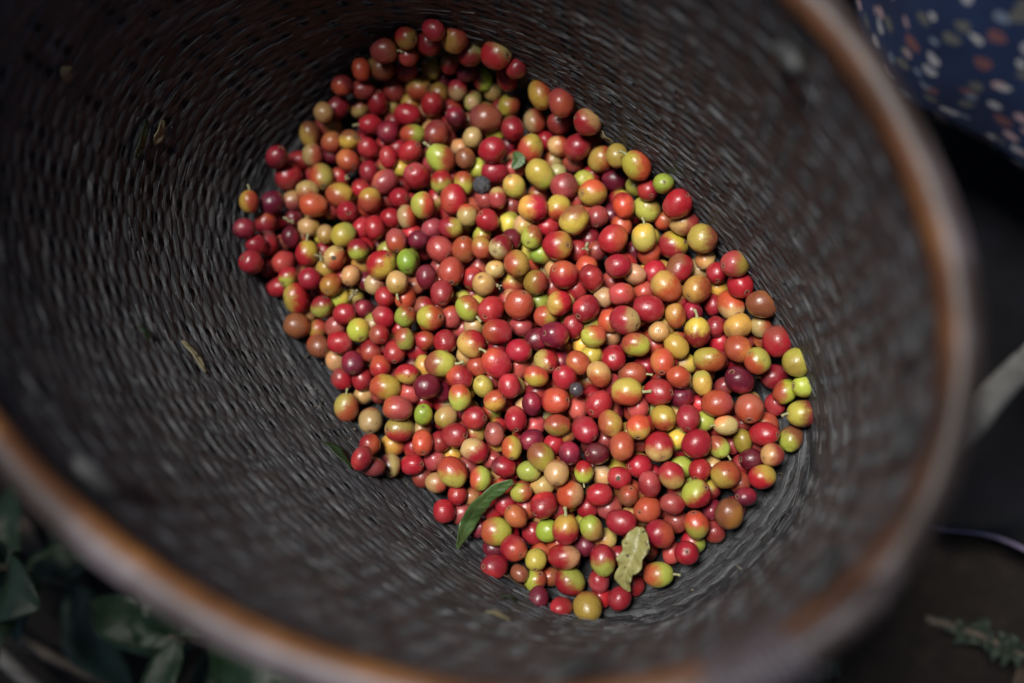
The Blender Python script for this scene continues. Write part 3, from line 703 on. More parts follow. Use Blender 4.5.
for i in fallback:                            # name these by a neighbour that has a short label of its own
    d = recs[i]; opt = []
    for j in show:
        e = recs[j]; dx, dy = e['px']-d['px'], e['py']-d['py']; L_ = math.hypot(dx, dy)
        if j == i or j in fallback or L_ > 1.7*(d['rp']+e['rp']): continue
        k = ('below' if dy < 0 else 'above') if abs(dy) > abs(dx) else ('right of' if dx < 0 else 'left of')
        lab = CNAME[d['a']]+' cherry just '+k+' the '+cherries[j]['label'].replace(' cherry', ' one', 1)
        if len(lab.split()) <= 16: opt.append((L_, lab))
    if opt: cherries[i]['label'] = min(opt)[1]
print('cherries', N0, 'fill', len(fill), 'unlabelled', len(fallback), 'min area', area[show[-1]], 'seen', int((area > 20).sum()))
# ------------------------------------------------------------------ leaves and scraps
def mat_leaf(name, c1, c2, rough=.35, vein=(.2, .3, .1), spots=0, coat=.2):
    m = NT(name); uv = m.n('ShaderNodeUVMap', uv_map='UVMap').outputs['UV']; p = m.pos()
    sep = m.n('ShaderNodeSeparateXYZ'); m.l(uv, sep.inputs[0])
    mid = m.math('LESS_THAN', m.math('ABSOLUTE', sep.outputs['X']), .06)
    wv = m.math('SINE', m.math('MULTIPLY', m.math('SUBTRACT', sep.outputs['Y'], m.math('MULTIPLY', m.math('ABSOLUTE', sep.outputs['X']), .10)), 60))
    side = m.math('GREATER_THAN', wv, .93)
    c = m.ramp(m.noise(120, p, 4), [(.3, c1), (.7, c2)])
    c = m.mix(m.math('MULTIPLY', m.math('MAXIMUM', mid, m.math('MULTIPLY', side, .45)), .6), c, vein)
    if spots:
        s = m.math('GREATER_THAN', m.noise(330, p, 2, .4), .66); c = m.mix(m.math('MULTIPLY', s, .85), c, (.03, .02, .012))
    m.bump(m.math('ADD', m.noise(260, p, 3), m.math('MULTIPLY', wv, .25)), .35, .0008)
    return m.set(Base_Color=c, Roughness=rough, Specular_IOR_Level=.45, Coat_Weight=coat, Coat_Roughness=.25, Transmission_Weight=0.)
M_GREEN = mat_leaf('fresh green leaf', (.026, .060, .014), (.055, .100, .028), .45, (.08, .13, .05))
M_YELLOW = mat_leaf('yellowing leaf', (.17, .17, .05), (.25, .22, .08), .55, (.29, .26, .12), 1, .1)
M_COFFEE = mat_leaf('glossy dark coffee leaf', (.006, .019, .006), (.012, .034, .010), .5, (.022, .045, .018), 0, .0)
M_SAGE = mat_leaf('dull grey green leaf', (.007, .015, .007), (.018, .030, .017), .85, (.018, .028, .017))
M_DEAD = mat_leaf('dead brown leaf', (.022, .013, .008), (.06, .034, .019), .75, (.10, .06, .03), 1, 0)
M_TAN = mat_leaf('pale dry leaf', (.12, .105, .055), (.20, .18, .11), .65, (.3, .27, .16), 1, 0)
def leaf_geo(P, W, up=(0, 0, 1), fold=.25, curl=.0, nl=22, nw=9, wav=.0, seed=0):
    """blade along the points P with half-widths W; fold lifts the sides, wav ripples the margin"""
    C = spline(P, nl); hw = np.interp(np.linspace(0, 1, nl), np.linspace(0, 1, len(W)), W)
    up = np.asarray(up, float); V, UV = [], []
    for i in range(nl):
        T = C[min(i+1, nl-1)]-C[max(i-1, 0)]; T /= np.linalg.norm(T); Sd = np.cross(T, up); Sd /= np.linalg.norm(Sd); U = np.cross(Sd, T)
        for j in range(nw):
            s = -1+2*j/(nw-1); a = abs(s)
            V.append(C[i]+Sd*s*hw[i]*(1-.15*fold*a)+U*(fold*a*hw[i]-curl*a*a*hw[i]+wav*hw[i]*a*math.sin(i*1.1+seed+(2 if s > 0 else 0))))
            UV.append((s, i/(nl-1)))
    return V, grid_faces(nl, nw, False), UV
def leaf_obj(name, geos, mat, parent=None, thick=.00025):
    V, F, UV = [], [], []
    for v, f, u in geos:
        o = len(V); V += list(v); UV += u; F += [tuple(o+k for k in q) for q in f]
    me = mesh(name, V, F); l = me.uv_layers.new(name='UVMap'); vi = np.zeros(len(me.loops), np.int32); me.loops.foreach_get('vertex_index', vi)
    l.data.foreach_set('uv', np.array(UV, np.float32)[vi].ravel()); o = link(name, me, mat, parent)
    md = o.modifiers.new('thickness', 'SOLIDIFY'); md.thickness = thick; return o
def on_heap(px, py, lift):
    g = onz(px, py, .02); z = max(heap_z(g[0], g[1]), floor_z(g[0], g[1]))+lift; return onz(px, py, z)
mm = .53/FPX
P = [on_heap(*q) for q in ((457, 548, .004), (467, 525, .0075), (480, 505, .010), (495, 491, .010), (513, 481, .009))]
tag(leaf_obj('green_leaf', [leaf_geo(P, [1.5*mm, 8*mm, 10*mm, 7*mm, 7*mm, 2*mm], TOCAM+c2w([.35, .1, 0]), .22, .1, wav=.10)], M_GREEN),
    'narrow curled green leaf lying on the cherries at their lower edge', 'leaf')
P = [on_heap(*q) for q in ((640, 527, .0078), (637, 545, .0105), (630, 563, .0110), (624, 578, .0100), (630, 592, .008))]
tag(leaf_obj('yellow_leaf', [leaf_geo(P, [3*mm, 10*mm, 15*mm, 11*mm, 14*mm, 8*mm, 9*mm, 4*mm, .5*mm], TOCAM+c2w([-.45, .05, 0]), .55, .15, nl=30, wav=.14, seed=2)], M_YELLOW),
    'pale yellow leaf with dark spots standing among the lowest cherries', 'leaf')
P = [on_heap(514, 152, .001), on_heap(519, 160, .002), on_heap(512, 168, .001)]
tag(leaf_obj('green_leaf', [leaf_geo(P, [2*mm, 8*mm, 2*mm], TOCAM, .2, nl=10)], M_GREEN), 'small dark green leaf scrap wedged between cherries under a crimson one', 'leaf')
P = [on_heap(*q) for q in ((385, 445, -.004), (352, 468, .001), (334, 487, .001))]
P = [onz(372, 455, .010), onz(358, 466, .009), onz(350, 474, .007), onz(340, 489, .006)]
V, F = tube(spline(P, 14), [.0012, .0028, .0026, .0012, .0024, .0030, .0028, .0016, .0014, .0024, .0026, .002, .0016, .0006], 8)
tag(link('dried_twig', mesh('dried_twig', [v+np.array([.0008*nz(*(v*900)), .0008*nz(*(v*900+5)), 0]) for v in V], F), M_DRIED), 'knobbly black dried twig on the basket floor beside the heap', 'twig')
# grey dried berry on top of the heap
p = on_heap(482, 185, .0015); bm = bmesh.new(); bmesh.ops.create_icosphere(bm, subdivisions=4, radius=.0052)
for v in bm.verts: v.co *= 1+.13*abs(nz(*(v.co*520)))-.10*abs(math.sin(4*math.atan2(v.co.y, v.co.x)+2*nz(*(v.co*300))))
me = bpy.data.meshes.new('dried_berry'); bm.to_mesh(me); bm.free(); me.polygons.foreach_set('use_smooth', np.ones(len(me.polygons), bool))
o = link('dried_berry', me, M_DRIED); o.location = p; tag(o, 'grey wrinkled dried berry lying on top of the heap', 'dried berry')
# husks and scraps
def wall_at(px, py):
    """first point of the basket wall along the line of sight through a place"""
    for z in np.linspace(.20, .004, 300):
        g = onz(px, py, z); phi = math.atan2(g[1]-BC[1], g[0]-BC[0]); lo, hi = 1.0, 2.0
        for _ in range(18):
            m_ = (lo+hi)/2
            if wallP(phi, m_)[2] < z: lo = m_
            else: hi = m_
        q = wallP(phi, lo); phi2 = phi
        if np.hypot(*(g[:2]-BC)) >= np.hypot(*(q[:2]-BC)): return q, -wallN(phi, lo)
    return g, np.array([0, 0, 1.])
def chip(px, py, L, W_, ang, mat, name, label, cat, n_=3):
    P0, N_ = wall_at(px, py); v = c2w([math.cos(ang), math.sin(ang), 0]); v -= N_*(v@N_); v /= np.linalg.norm(v)
    c = P0+N_*.0022
    o = leaf_obj(name, [leaf_geo([c-v*L/2, c+N_*.0008, c+v*L/2], [W_*.3, W_, W_*.8, W_*.2], N_, .35, nl=10, nw=5, wav=.2, seed=px)], mat, None, .0006)
    tag(o, label, cat)
chip(190, 352, .020, .0022, R_(62), M_TAN, 'wood_chip', 'long tan splinter stuck on the dark woven wall', 'splinter')
chip(80, 42, .007, .0030, R_(30), M_TAN, 'leaf_scrap', 'small round beige scrap high on the darkest part of the wall', 'scrap')
chip(149, 118, .020, .0026, R_(-60), M_COFFEE, 'leaf_scrap', 'slim green leaf sliver caught in the dark woven wall', 'scrap')
chip(166, 113, .014, .0030, R_(-58), M_TAN, 'leaf_scrap', 'yellowish dry sliver caught in the dark weave beside a green one', 'scrap')
chip(140, 325, .008, .0022, R_(70), M_COFFEE, 'leaf_scrap', 'tiny green fleck beside the tan splinter', 'scrap')
chip(337, 460, .020, .0035, R_(62), M_COFFEE, 'leaf_scrap', 'dark green leaf sliver beside the black dried twig', 'scrap')
chip(613, 135, .010, .0030, R_(40), M_TAN, 'leaf_scrap', 'straw-coloured crumb on the wall foot beside the upper cherries', 'scrap')
chip(519, 620, .012, .0025, R_(15), M_TAN, 'leaf_scrap', 'pale crumb below the lowest cherries', 'scrap')
chip(517, 603, .008, .0035, R_(40), M_SAGE, 'leaf_scrap', 'grey-green crumb under the lowest cherries', 'scrap')
chip(785, 522, .014, .0020, R_(-40), M_LASH, 'leaf_scrap', 'thin grey chip on the wall foot below the heap', 'scrap')
chip(512, 585, .016, .0030, R_(50), M_DEAD, 'leaf_scrap', 'rust brown flake at the foot of the lowest cherries', 'scrap')
def husk(px, py, r, label):
    c = on_heap(px, py, .003); V, F = [], []
    for k in range(4):
        q = k*random.uniform(.9, 1.7)+px; t = np.array([math.cos(q), math.sin(q), .3]); s = np.cross(t, [0, 0, 1.])
        r_ = r; r = r_*random.uniform(.3, .85); t = t+np.array([random.uniform(-.5, .5), random.uniform(-.5, .5), random.uniform(-.2, .8)]); P = [c, c+t*r*.6+np.array([0, 0, r*.5]), c+t*r*1.1+np.array([0, 0, r*.1])]; v, f = tube(spline(P, 6), [r*.18, r*.26, r*.30, r*.26, r*.18, r*.05], 6); r = r_
        F += [tuple(len(V)+i for i in g) for g in f]; V += v
    tag(link('husk', mesh('husk', V, F), M_HUSK), label, 'husk')
husk(347, 178, .004, 'curled straw husk among the dusky cherries of the far end')
husk(356, 293, .005, 'pale dry husk between a lime cherry and a striped one')
husk(499, 287, .0045, 'dry calyx husk stuck to a pale peach cherry')
husk(586, 249, .005, 'pale green-white stalk cluster between two big crimson cherries')
husk(322, 257, .0042, 'whitish mould tuft beside a scabbed orange cherry')
husk(292, 222, .0042, 'grey dry flower remnant among the maroon cherries')

V, F = [], []
for k in range(150):                          # chaff and crumbs caught round the heap
    q = rng.uniform(.80, 1.06); ph = rng.uniform(0, 6.283); c = wallP(ph, q)+np.array([0, 0, .0012]); L = rng.uniform(.0004, .0010)*(1 if k % 4 else 4); a = rng.uniform(0, 6.283); t = np.array([math.cos(a), math.sin(a), rng.uniform(-.2, .5)])*L
    v, f = tube(spline([c-t, c+np.array([0, 0, .0005]), c+t], 5), np.array([.3, 1, 1.1, .8, .2])*rng.uniform(.0002, .0008), 5); F += [tuple(len(V)+i for i in g) for g in f]; V += v
tag(link('crumbs', mesh('crumbs', V, F), simple('mixed chaff', (.012, .010, .008), (.13, .11, .08), 90, .75, .6)), 'dry chaff and crumbs on the basket floor round the heap', 'crumbs', None, 'stuff')

# ------------------------------------------------------------------ the ground around the basket
M_SOIL = None
def mat_soil():
    m = NT('dark damp soil'); p = m.pos(); a = m.noise(9, p, 6); b = m.noise(90, p, 6, .65)
    c = m.ramp(m.math('ADD', m.math('MULTIPLY', a, .5), m.math('MULTIPLY', b, .5)), [(.32, (.005, .004, .0035)), (.55, (.016, .0115, .009)), (.75, (.036, .026, .020))])
    m.bump(b, .8, .01); return m.set(Base_Color=c, Roughness=.85, Specular_IOR_Level=.25)
def ground_z(x, y):
    phi = math.atan2(y-BC[1], x-BC[0]); r = math.hypot(x-BC[0], y-BC[1])-base_R(phi)*1.02
    t = min(1, max(0, r/.075)); t = t*t*(3-2*t)
    return -.008-.195*t+t*(.022*nz(x*5, y*5)+.010*nz(x*19, y*19)+.004*nz(x*60, y*60))
rad_ = [0]+list(np.linspace(.03, .9, 110))+list(np.geomspace(.95, 40, 26)); V, F = [], []; nc = 140
for r in rad_:
    for j in range(nc):
        q = 2*math.pi*j/nc; x, y = BC[0]+r*math.cos(q), BC[1]+r*math.sin(q); V.append((x, y, ground_z(x, y)))
o = link('ground', mesh('ground', V, grid_faces(len(rad_), nc)), mat_soil()); tag(o, 'dark brown damp soil around the basket', 'ground', None, 'structure')
geos = []
for k in range(420):
    q = rng.uniform(0, 6.283); r = rng.uniform(.28, 1.0); x, y = r*math.cos(q), r*math.sin(q)
    if x > .18 and -.2 < y < .5: continue
    z = ground_z(x, y)+.004; L = rng.uniform(.02, .055); a = rng.uniform(0, 6.283); t = np.array([math.cos(a), math.sin(a), rng.uniform(-.2, .2)])*L/2
    c = np.array([x, y, z]); geos.append(leaf_geo([c-t, c+np.array([0, 0, .006]), c+t], [.001, L*.2, L*.24, L*.12, .0008], (rng.uniform(-.4, .4), rng.uniform(-.4, .4), 1), .3, .1, 9, 5, .15, k))
tag(leaf_obj('leaf_litter', geos, M_DEAD), 'brown dead leaf litter scattered over the soil', 'leaf litter', None, 'stuff')
def bush(name, px, py, z, n_, L, mat, label, cat, h=.14, seed=3, lean=0):
    g = onz(px, py, z); gz = ground_z(g[0], g[1]); root = bpy.data.objects.new(name, None); COL.objects.link(root); root.location = (g[0], g[1], gz)
    tag(root, label, cat); rs = np.random.default_rng(seed)
    P = spline([(-lean, lean*.5, -.01), (.006, .004, h*.5), (-.004+lean, .012-lean*.6, h)], 10); V, F = tube(P, np.linspace(.0035, .0015, 10), 7); link('stem', mesh('stem', V, F), M_BARK, root)
    for k in range(n_):
        a = k*2.4+rs.uniform(-1.3, 1.3); f = rs.uniform(.35, 1.0); b = P[int(f*9)]; e = rs.uniform(-.25, .9); l = L*rs.uniform(.5, 1.25)
        t = np.array([math.cos(a)*math.cos(e), math.sin(a)*math.cos(e), math.sin(e)])
        Q = [b, b+t*l*.15, b+t*l*.6+np.array([0, 0, l*.05]), b+t*l-np.array([0, 0, l*.22])]
        leaf_obj('leaf', [leaf_geo(Q, [.0009, .001, l*.14, l*.2, l*.2, l*.12, .0006], (0, 0, 1), .25, .1, 18, 7, .14, k)], mat, root)
M_BARK = simple('dull brown bark', (.05, .04, .03), (.14, .11, .085), 160, .8, .6, .002)
M_PALEWOOD = simple('pale weathered stick', (.11, .095, .085), (.22, .20, .18), 130, .7, .5, .001)
bush('coffee_seedling', 185, 655, -.10, 15, .085, M_COFFEE, 'dark glossy-leaved seedling on the soil below the hoop', 'plant', .12, 3)
bush('coffee_seedling', 60, 585, -.17, 12, .10, M_COFFEE, 'broad-leaved dark seedling growing beside the pale stick', 'plant', .10, 9)
bush('low_weed', 968, 640, -.19, 46, .012, M_SAGE, 'low grey-green weed on the bare soil past the skirt', 'plant', .03, 5, .035)
bush('low_weed', 822, 676, -.18, 16, .013, M_SAGE, 'small grey-green weed tight under the rim', 'plant', .03, 8)
def stick(a, b, za, zb, r0, r1, label, mat=None):
    A, B = onz(*a, za), onz(*b, zb); P = spline([A, A*.6+B*.4+np.array([.006, -.004, .004]), B], 12); V, F = tube(P, np.linspace(r0, r1, 12), 9)
    tag(link('stick', mesh('stick', [v+.0012*np.array([nz(*(v*70)), nz(*(v*70+4)), nz(*(v*70+8))]) for v in V], F), mat or M_PALEWOOD), label, 'stick')
stick((-30, 625), (75, 720), -.16, -.17, .006, .005, 'pale bare stick lying on the ground in the corner')
stick((20, 640), (160, 700), -.19, -.185, .004, .003, 'thin brown twig lying next to the pale stick', M_BARK)
g = onz(4, 535, -.16); 
tag(leaf_obj('fallen_leaf', [leaf_geo([onz(2, 500, -.16), onz(4, 535, -.155), onz(0, 575, -.165)], [.001, .008, .010, .008, .001], (0, 0, 1), .3)], M_TAN), 'pale yellowish fallen leaf among dark seedling leaves', 'leaf')

# ------------------------------------------------------------------ the person sitting beside the basket
M_SKIN = simple('tanned skin', (.20, .105, .065), (.27, .15, .10), 60, .5, .1, .0005)
M_HAIR = simple('black hair', (.008, .007, .006), (.03, .025, .02), 300, .5, .6, .002)
M_EYE = simple('dark eye', (.01, .008, .006), (.02, .015, .01), 300, .2)
M_DARK = None
def mat_cloth(name, c1, c2, flowers=False):
    m = NT(name); uv = m.n('ShaderNodeUVMap', uv_map='UVMap').outputs['UV']; p = m.pos()
    c = m.ramp(m.noise(40, p, 3), [(.3, c1), (.7, c2)])
    if flowers:
        for off, sc, lim, cols in (((0, 0, 0), 82., .23, [(0, (.28, .19, .20)), (.38, (.24, .24, .26)), (.66, (.10, .042, .045)), (.8, (.07, .072, .068))]), ((3.3, 1.7, 0), 60., .11, [(0, (.10, .13, .18)), (.5, (.26, .18, .19)), (.8, (.28, .28, .28))])):
            mp = m.n('ShaderNodeMapping'); mp.inputs['Location'].default_value = off; m.l(uv, mp.inputs['Vector'])
            nv = m.n('ShaderNodeTexNoise', _Scale=60.0); m.l(mp.outputs['Vector'], nv.inputs['Vector'])
            ad = m.n('ShaderNodeVectorMath', operation='MULTIPLY_ADD'); m.l(nv.outputs['Color'], ad.inputs[0]); ad.inputs[1].default_value = (.010, .010, 0); m.l(mp.outputs['Vector'], ad.inputs[2])
            v = m.n('ShaderNodeTexVoronoi', _Scale=sc, _Randomness=.85, voronoi_dimensions='2D'); m.l(ad.outputs[0], v.inputs['Vector'])
            sx = m.n('ShaderNodeSeparateXYZ'); m.l(v.outputs['Color'], sx.inputs[0])
            rp = m.n('ShaderNodeValToRGB'); rp.color_ramp.interpolation = 'CONSTANT'; e = rp.color_ramp.elements
            while len(e) < len(cols): e.new(.5)
            for a, (q, cc) in zip(e, cols): a.position = q; a.color = (*cc, 1)
            m.l(sx.outputs[0], rp.inputs[0])
            c = m.mix(m.math('LESS_THAN', v.outputs['Distance'], lim), c, rp.outputs[0])
    w1 = m.n('ShaderNodeTexWave', _Scale=600.0); m.l(uv, w1.inputs['Vector'])
    m.bump(w1.outputs['Fac'], .15, .0004)
    return m.set(Base_Color=c, Roughness=.85, Specular_IOR_Level=.2, Sheen_Weight=.03)
M_SHIRT = mat_cloth('navy floral cotton', (.0035, .009, .034), (.007, .018, .058), True)
M_SKIRT = mat_cloth('near black cotton', (.004, .004, .0065), (.009, .009, .014))
M_PIPE = simple('lilac piping', (.16, .13, .20), (.26, .21, .31), 200, .8)
def skin_body(name, verts, edges, parent=None):
    me = bpy.data.meshes.new(name); me.from_pydata([v[:3] for v in verts], edges, []); o = link(name, me, M_SKIN, parent)
    md = o.modifiers.new('skin', 'SKIN'); md.use_smooth_shade = True
    for i, v in enumerate(verts):
        r = v[3]; me.skin_vertices[0].data[i].radius = (r, v[4] if len(v) > 4 else r)
        me.skin_vertices[0].data[i].use_root = (i == 0)
    ss = o.modifiers.new('sub', 'SUBSURF'); ss.levels = 2; ss.render_levels = 2; return o
fz = -.2
BV = [(.36, .24, .02, .12), (.355, .245, .14, .11), (.345, .25, .27, .115), (.34, .255, .38, .10), (.335, .255, .45, .05), (.325, .245, .50, .042), (.315, .235, .56, .07), (.31, .23, .64, .085), (.31, .232, .71, .07)]
BE = [(i, i+1) for i in range(8)]
def chain(root, pts):
    k = root
    for p in pts: BV.append(p); BE.append((k, len(BV)-1)); k = len(BV)-1
    return k
chain(0, [(.30, .17, .03, .075), (.29, .04, .04, .058), (.31, .05, -.08, .045), (.325, .06, fz+.05, .03), (.31, .00, fz+.025, .028), (.30, -.05, fz+.018, .022)])
chain(0, [(.42, .16, .03, .075), (.46, .04, .04, .058), (.455, .06, -.08, .045), (.45, .07, fz+.05, .03), (.455, .01, fz+.025, .028), (.46, -.04, fz+.018, .022)])
hl = chain(3, [(.24, .33, .41, .055), (.22, .38, .30, .042), (.24, .40, .17, .036), (.29, .31, .11, .030), (.33, .22, .10, .022)])
hr = chain(3, [(.45, .19, .41, .055), (.50, .15, .30, .042), (.51, .11, .19, .036), (.46, .07, .13, .030), (.42, .05, .115, .022)])
person = skin_body('person', BV, BE)
tag(person, 'person in a navy floral shirt and long dark skirt sitting beside the basket', 'person')
def hand(base, dirv, side):
    d = np.array(dirv, float); d /= np.linalg.norm(d); s = np.cross(d, [0, 0, 1.]); s /= np.linalg.norm(s); u = np.cross(s, d)
    b = np.array(base); V = [(*b, .021, .014), (*(b+d*.05), .030, .013)]; E = [(0, 1)]
    for k, l in enumerate((.066, .075, .070, .056)):
        o = b+d*.075+s*(k-1.5)*.018; V.append((*o, .0085)); E.append((1, len(V)-1))
        V.append((*(o+d*l*.5-u*.006), .008)); E.append((len(V)-2, len(V)-1)); V.append((*(o+d*l*.9-u*.02), .0065)); E.append((len(V)-2, len(V)-1))
    o = b+d*.022-s*side*.028; V.append((*o, .010)); E.append((0, len(V)-1)); V.append((*(o+d*.03-s*side*.018-u*.006), .009)); E.append((len(V)-2, len(V)-1))
    return skin_body('hand', V, E, person)
hand((.33, .22, .10), (.5, -.9, -.1), 1); hand((.42, .05, .115), (-.9, -.3, -.05), -1)
hd = np.array([.31, .23, .64]); fd = np.array([-.62, -.72, -.3]); fd /= np.linalg.norm(fd); fs = np.cross(fd, [0, 0, 1.]); fs /= np.linalg.norm(fs); fu = np.cross(fs, fd)
def blob(name, c, r, mat, n_=2, parent=None, cut=None):
    bm = bmesh.new(); bmesh.ops.create_icosphere(bm, subdivisions=n_, radius=1)
    for v in bm.verts: q = np.array(c)+fs*v.co.x*r[0]+fd*v.co.y*r[1]+fu*v.co.z*r[2]; v.co = Vector(q)
    if cut is not None:
        bmesh.ops.delete(bm, geom=[v for v in bm.verts if cut(np.array(v.co))], context='VERTS')
    me = bpy.data.meshes.new(name); bm.to_mesh(me); bm.free(); me.polygons.foreach_set('use_smooth', np.ones(len(me.polygons), bool)); return link(name, me, mat, parent)
for s_ in (-1, 1):
    blob('eye', hd+fd*.082+fs*s_*.030+fu*.005, (.013, .008, .007), M_EYE, 2, person); blob('ear', hd+fs*s_*.085, (.010, .018, .030), M_SKIN, 2, person)
blob('nose', hd+fd*.094-fu*.018, (.013, .016, .022), M_SKIN, 2, person); blob('mouth', hd+fd*.082-fu*.052, (.024, .010, .007), simple('lips', (.22, .07, .06), (.3, .1, .09), 90, .45), 2, person)
blob('hair', hd+fu*.022-fd*.012, (.098, .105, .105), M_HAIR, 4, person, lambda q: (q-hd)@fd > .045 and (q-hd)@fu < .075)
def loft(name, rings, mat, n_=64, ripple=0., parent=None, sub=5, closed_top=False, fr=9):
    C = spline([list(r[0])+[r[1], r[2]] for r in rings], len(rings)*sub); V, UV = [], []
    for i, c in enumerate(C):
        f = i/(len(C)-1)
        for j in range(n_):
            q = 2*math.pi*j/n_; k = 1+ripple*(.25+.75*f)*(math.sin(fr*q+2.2*nz(f*2, q))*.6+nz(math.cos(q)*2, math.sin(q)*2, f*3))
            V.append((c[0]+c[3]*k*math.cos(q), c[1]+c[4]*k*math.sin(q), c[2]+.004*nz(q*2, f*5))); UV.append((j/n_*.9, f*.45))
    F = grid_faces(len(C), n_); me = mesh(name, V, F); l = me.uv_layers.new(name='UVMap')
    vi = np.zeros(len(me.loops), np.int32); me.loops.foreach_get('vertex_index', vi); l.data.foreach_set('uv', np.array(UV, np.float32)[vi].ravel())
    o = link(name, me, mat, parent); md = o.modifiers.new('thickness', 'SOLIDIFY'); md.thickness = .002; return o, V, n_
loft('shirt', [((.33, .25, .475), .055, .055), ((.335, .255, .455), .12, .10), ((.34, .25, .41), .155, .145), ((.335, .24, .33), .150, .150), ((.325, .215, .23), .160, .165), ((.318, .195, .16), .172, .175), ((.315, .185, .122), .176, .182)], M_SHIRT, 72, .05, person)
for A, B, C_ in (((.24, .33, .42), (.22, .38, .30), (.235, .40, .22)), ((.45, .19, .42), (.50, .15, .30), (.51, .12, .235))):
    V, F = tube(spline([A, B, C_], 12), np.linspace(.072, .058, 12), 18, cap=False); me = mesh('sleeve', V, F); l = me.uv_layers.new(name='UVMap')
    vi = np.zeros(len(me.loops), np.int32); me.loops.foreach_get('vertex_index', vi); uv_ = np.array([(i % 18/18*.4, i//18/12*.25) for i in range(len(V))], np.float32); l.data.foreach_set('uv', uv_[vi].ravel()); link('sleeve', me, M_SHIRT, person)
sk, V, n_ = loft('skirt', [((.335, .215, .17), .135, .13), ((.345, .19, .10), .15, .165), ((.355, .13, .04), .155, .205), ((.350, .11, -.06), .155, .205), ((.335, .10, -.13), .160, .208), ((.325, .10, -.178), .165, .216)], M_SKIRT, 96, .05, person, 6, fr=11)
V2, F2 = tube(V[-n_:], .0042, 8, closed=True); link('hem_piping', mesh('hem_piping', V2, F2), M_PIPE, sk)

# the pale carrying strap between basket and lap
A, B = at(935, 470, .345), at(1060, 320, .42)
P = spline([A, A*.5+B*.5+np.array([0, 0, -.008]), B, B+np.array([.06, .10, .03])], 20)
V, F = [], []
for i, p in enumerate(P):
    T = P[min(i+1, 19)]-P[max(i-1, 0)]; T /= np.linalg.norm(T); s_ = np.cross(T, TOCAM); s_ /= np.linalg.norm(s_); u_ = np.cross(s_, T)
    for j in range(10):
        q = 2*math.pi*j/10; V.append(p+s_*.0062*math.cos(q)*(1+.15*nz(i*.5, j))+u_*.0025*math.sin(q))
F = grid_faces(20, 10)+[tuple(range(9, -1, -1)), tuple(range(190, 200))]
link('carrying_strap', mesh('carrying_strap', V, F), simple('pale weathered cloth strap', (.07, .068, .064), (.15, .145, .135), 150, .85), basket)

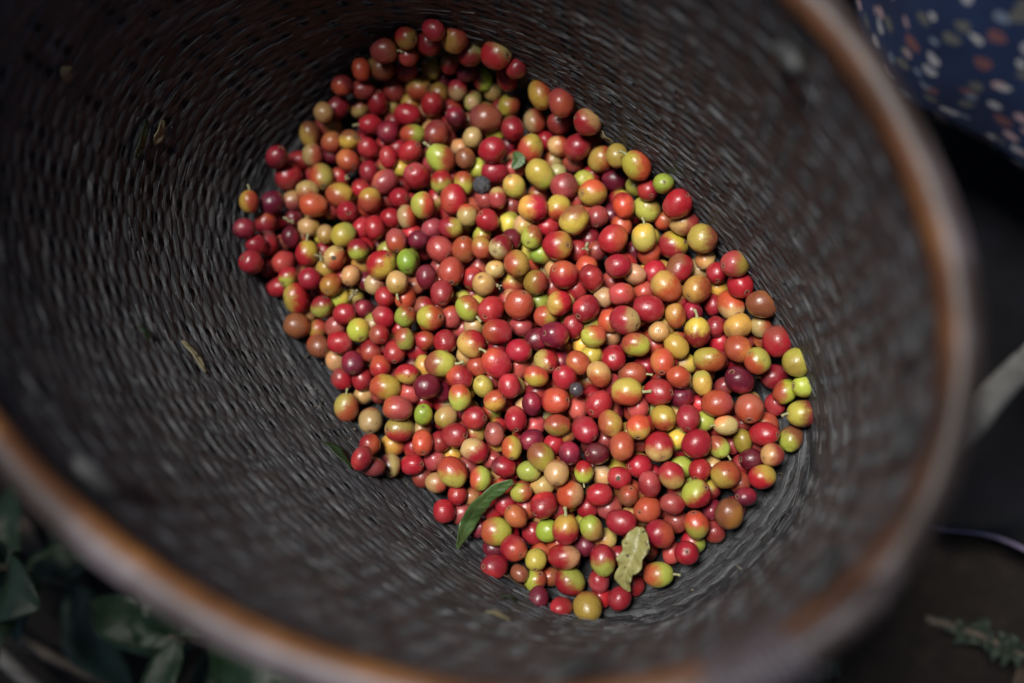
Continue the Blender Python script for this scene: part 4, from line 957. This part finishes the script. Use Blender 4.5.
# ------------------------------------------------------------------ unseen coffee shrubs added to darken the surroundings, with one opening for the sun
GAP = .155  # hole in the added canopy, sized to pool light on the heap
def in_gap(p):
    """the opening left in the added canopy above the basket, towards the light; and the room the viewer stands in"""
    r = p-np.array([.01, -.01, .02]); a = r@SUN; off = np.linalg.norm(r-SUN*a)
    return off < GAP+max(0, a-1.0)*.30+.05 or p[2] < .80
def shrub(az, dist, hgt, lean, seed):
    rs = np.random.default_rng(seed); bx, by = dist*math.cos(az), dist*math.sin(az); gz = ground_z(bx, by)
    root = bpy.data.objects.new('added_shade_shrub', None); COL.objects.link(root); root.location = (bx, by, gz)
    tag(root, 'unseen leafy coffee shrub added to shade the place around the basket', 'shrub', 'unseen coffee shrubs added for shade')
    inw = np.array([-math.cos(az), -math.sin(az), 0]); top = inw*lean+np.array([0, 0, hgt])
    P = spline([(0, 0, -.05), tuple(inw*.05+np.array([0, 0, hgt*.5])), tuple(top)], 14); V, F = tube(P, np.linspace(.022, .006, 14), 9)
    geos = []
    for k in range(34):
        f = rs.uniform(.18, 1); b = P[int(f*13)]; a = rs.uniform(0, 6.283); L = rs.uniform(.35, .75)*(1.15-.5*f)
        t = np.array([math.cos(a), math.sin(a), rs.uniform(-.1, .3)]); Q = spline([b, b+t*L*.5+np.array([0, 0, .05]), b+t*L-np.array([0, 0, .08])], 9)
        v, f_ = tube(Q, np.linspace(.006, .002, 9), 5); F += [tuple(len(V)+i for i in g) for g in f_]; V += v
        for m_ in range(13):
            c = Q[min(8, 1+m_*8//13)]; w_ = c+np.array([bx, by, gz]); rel_ = w_-np.array([0, 0, .1]); d = rel_/np.linalg.norm(rel_)
            if in_gap(w_): continue
            a2 = a+(1 if m_ % 2 else -1)*rs.uniform(.6, 1.3); l = rs.uniform(.10, .16); u = np.array([math.cos(a2), math.sin(a2), rs.uniform(-.6, .1)])
            geos.append(leaf_geo([c, c+u*l*.5+np.array([0, 0, .012]), c+u*l-np.array([0, 0, .03])], [.002, l*.16, l*.22, l*.17, .001], (0, 0, 1), .25, .1, 6, 3, 0, k))
    ha = rs.uniform(.98, 1.2)                 # low boughs added over the basket to narrow the pool of light
    for k in range(5):
        a = az+rs.uniform(-.55, .55); e = np.array([.01, -.01, .02])+SUN*ha+np.array([math.cos(a), math.sin(a), 0])*(GAP+.12)-np.array([bx, by, gz]); b = P[7]
        Q = spline([b, b*.5+e*.5+np.array([0, 0, .10]), e], 14); v, f_ = tube(Q, np.linspace(.007, .002, 14), 5); F += [tuple(len(V)+i for i in g) for g in f_]; V += v
        for m_ in range(64):
            c = Q[int(rs.uniform(2, 13.9))]+rs.normal(size=3)*np.array([.07, .07, .04]); l = rs.uniform(.09, .16); a2 = rs.uniform(0, 6.283); u = np.array([math.cos(a2), math.sin(a2), rs.uniform(-.4, .2)])*l
            w_ = c+np.array([bx, by, gz])
            if in_gap(w_) or in_gap(w_+u) or in_gap(w_+u*.5): continue
            geos.append(leaf_geo([c, c+u*.5+np.array([0, 0, .012]), c+u-np.array([0, 0, .02])], [.002, l*.18, l*.24, l*.18, .001], (0, 0, 1), .2, .1, 6, 3, 0, k))
    link('trunk', mesh('trunk', V, F), M_BARK, root); o = leaf_obj('crown', geos, M_COFFEE, root)
for k, (az, dist, hgt, lean) in enumerate(((150, 1.25, 2.2, .75), (215, 1.2, 2.0, .6), (270, 1.35, 2.3, .8), (325, 1.3, 2.0, .6), (35, 1.5, 2.4, .8), (95, 1.3, 2.2, .75))):
    shrub(R_(az), dist, hgt, lean, 20+k)
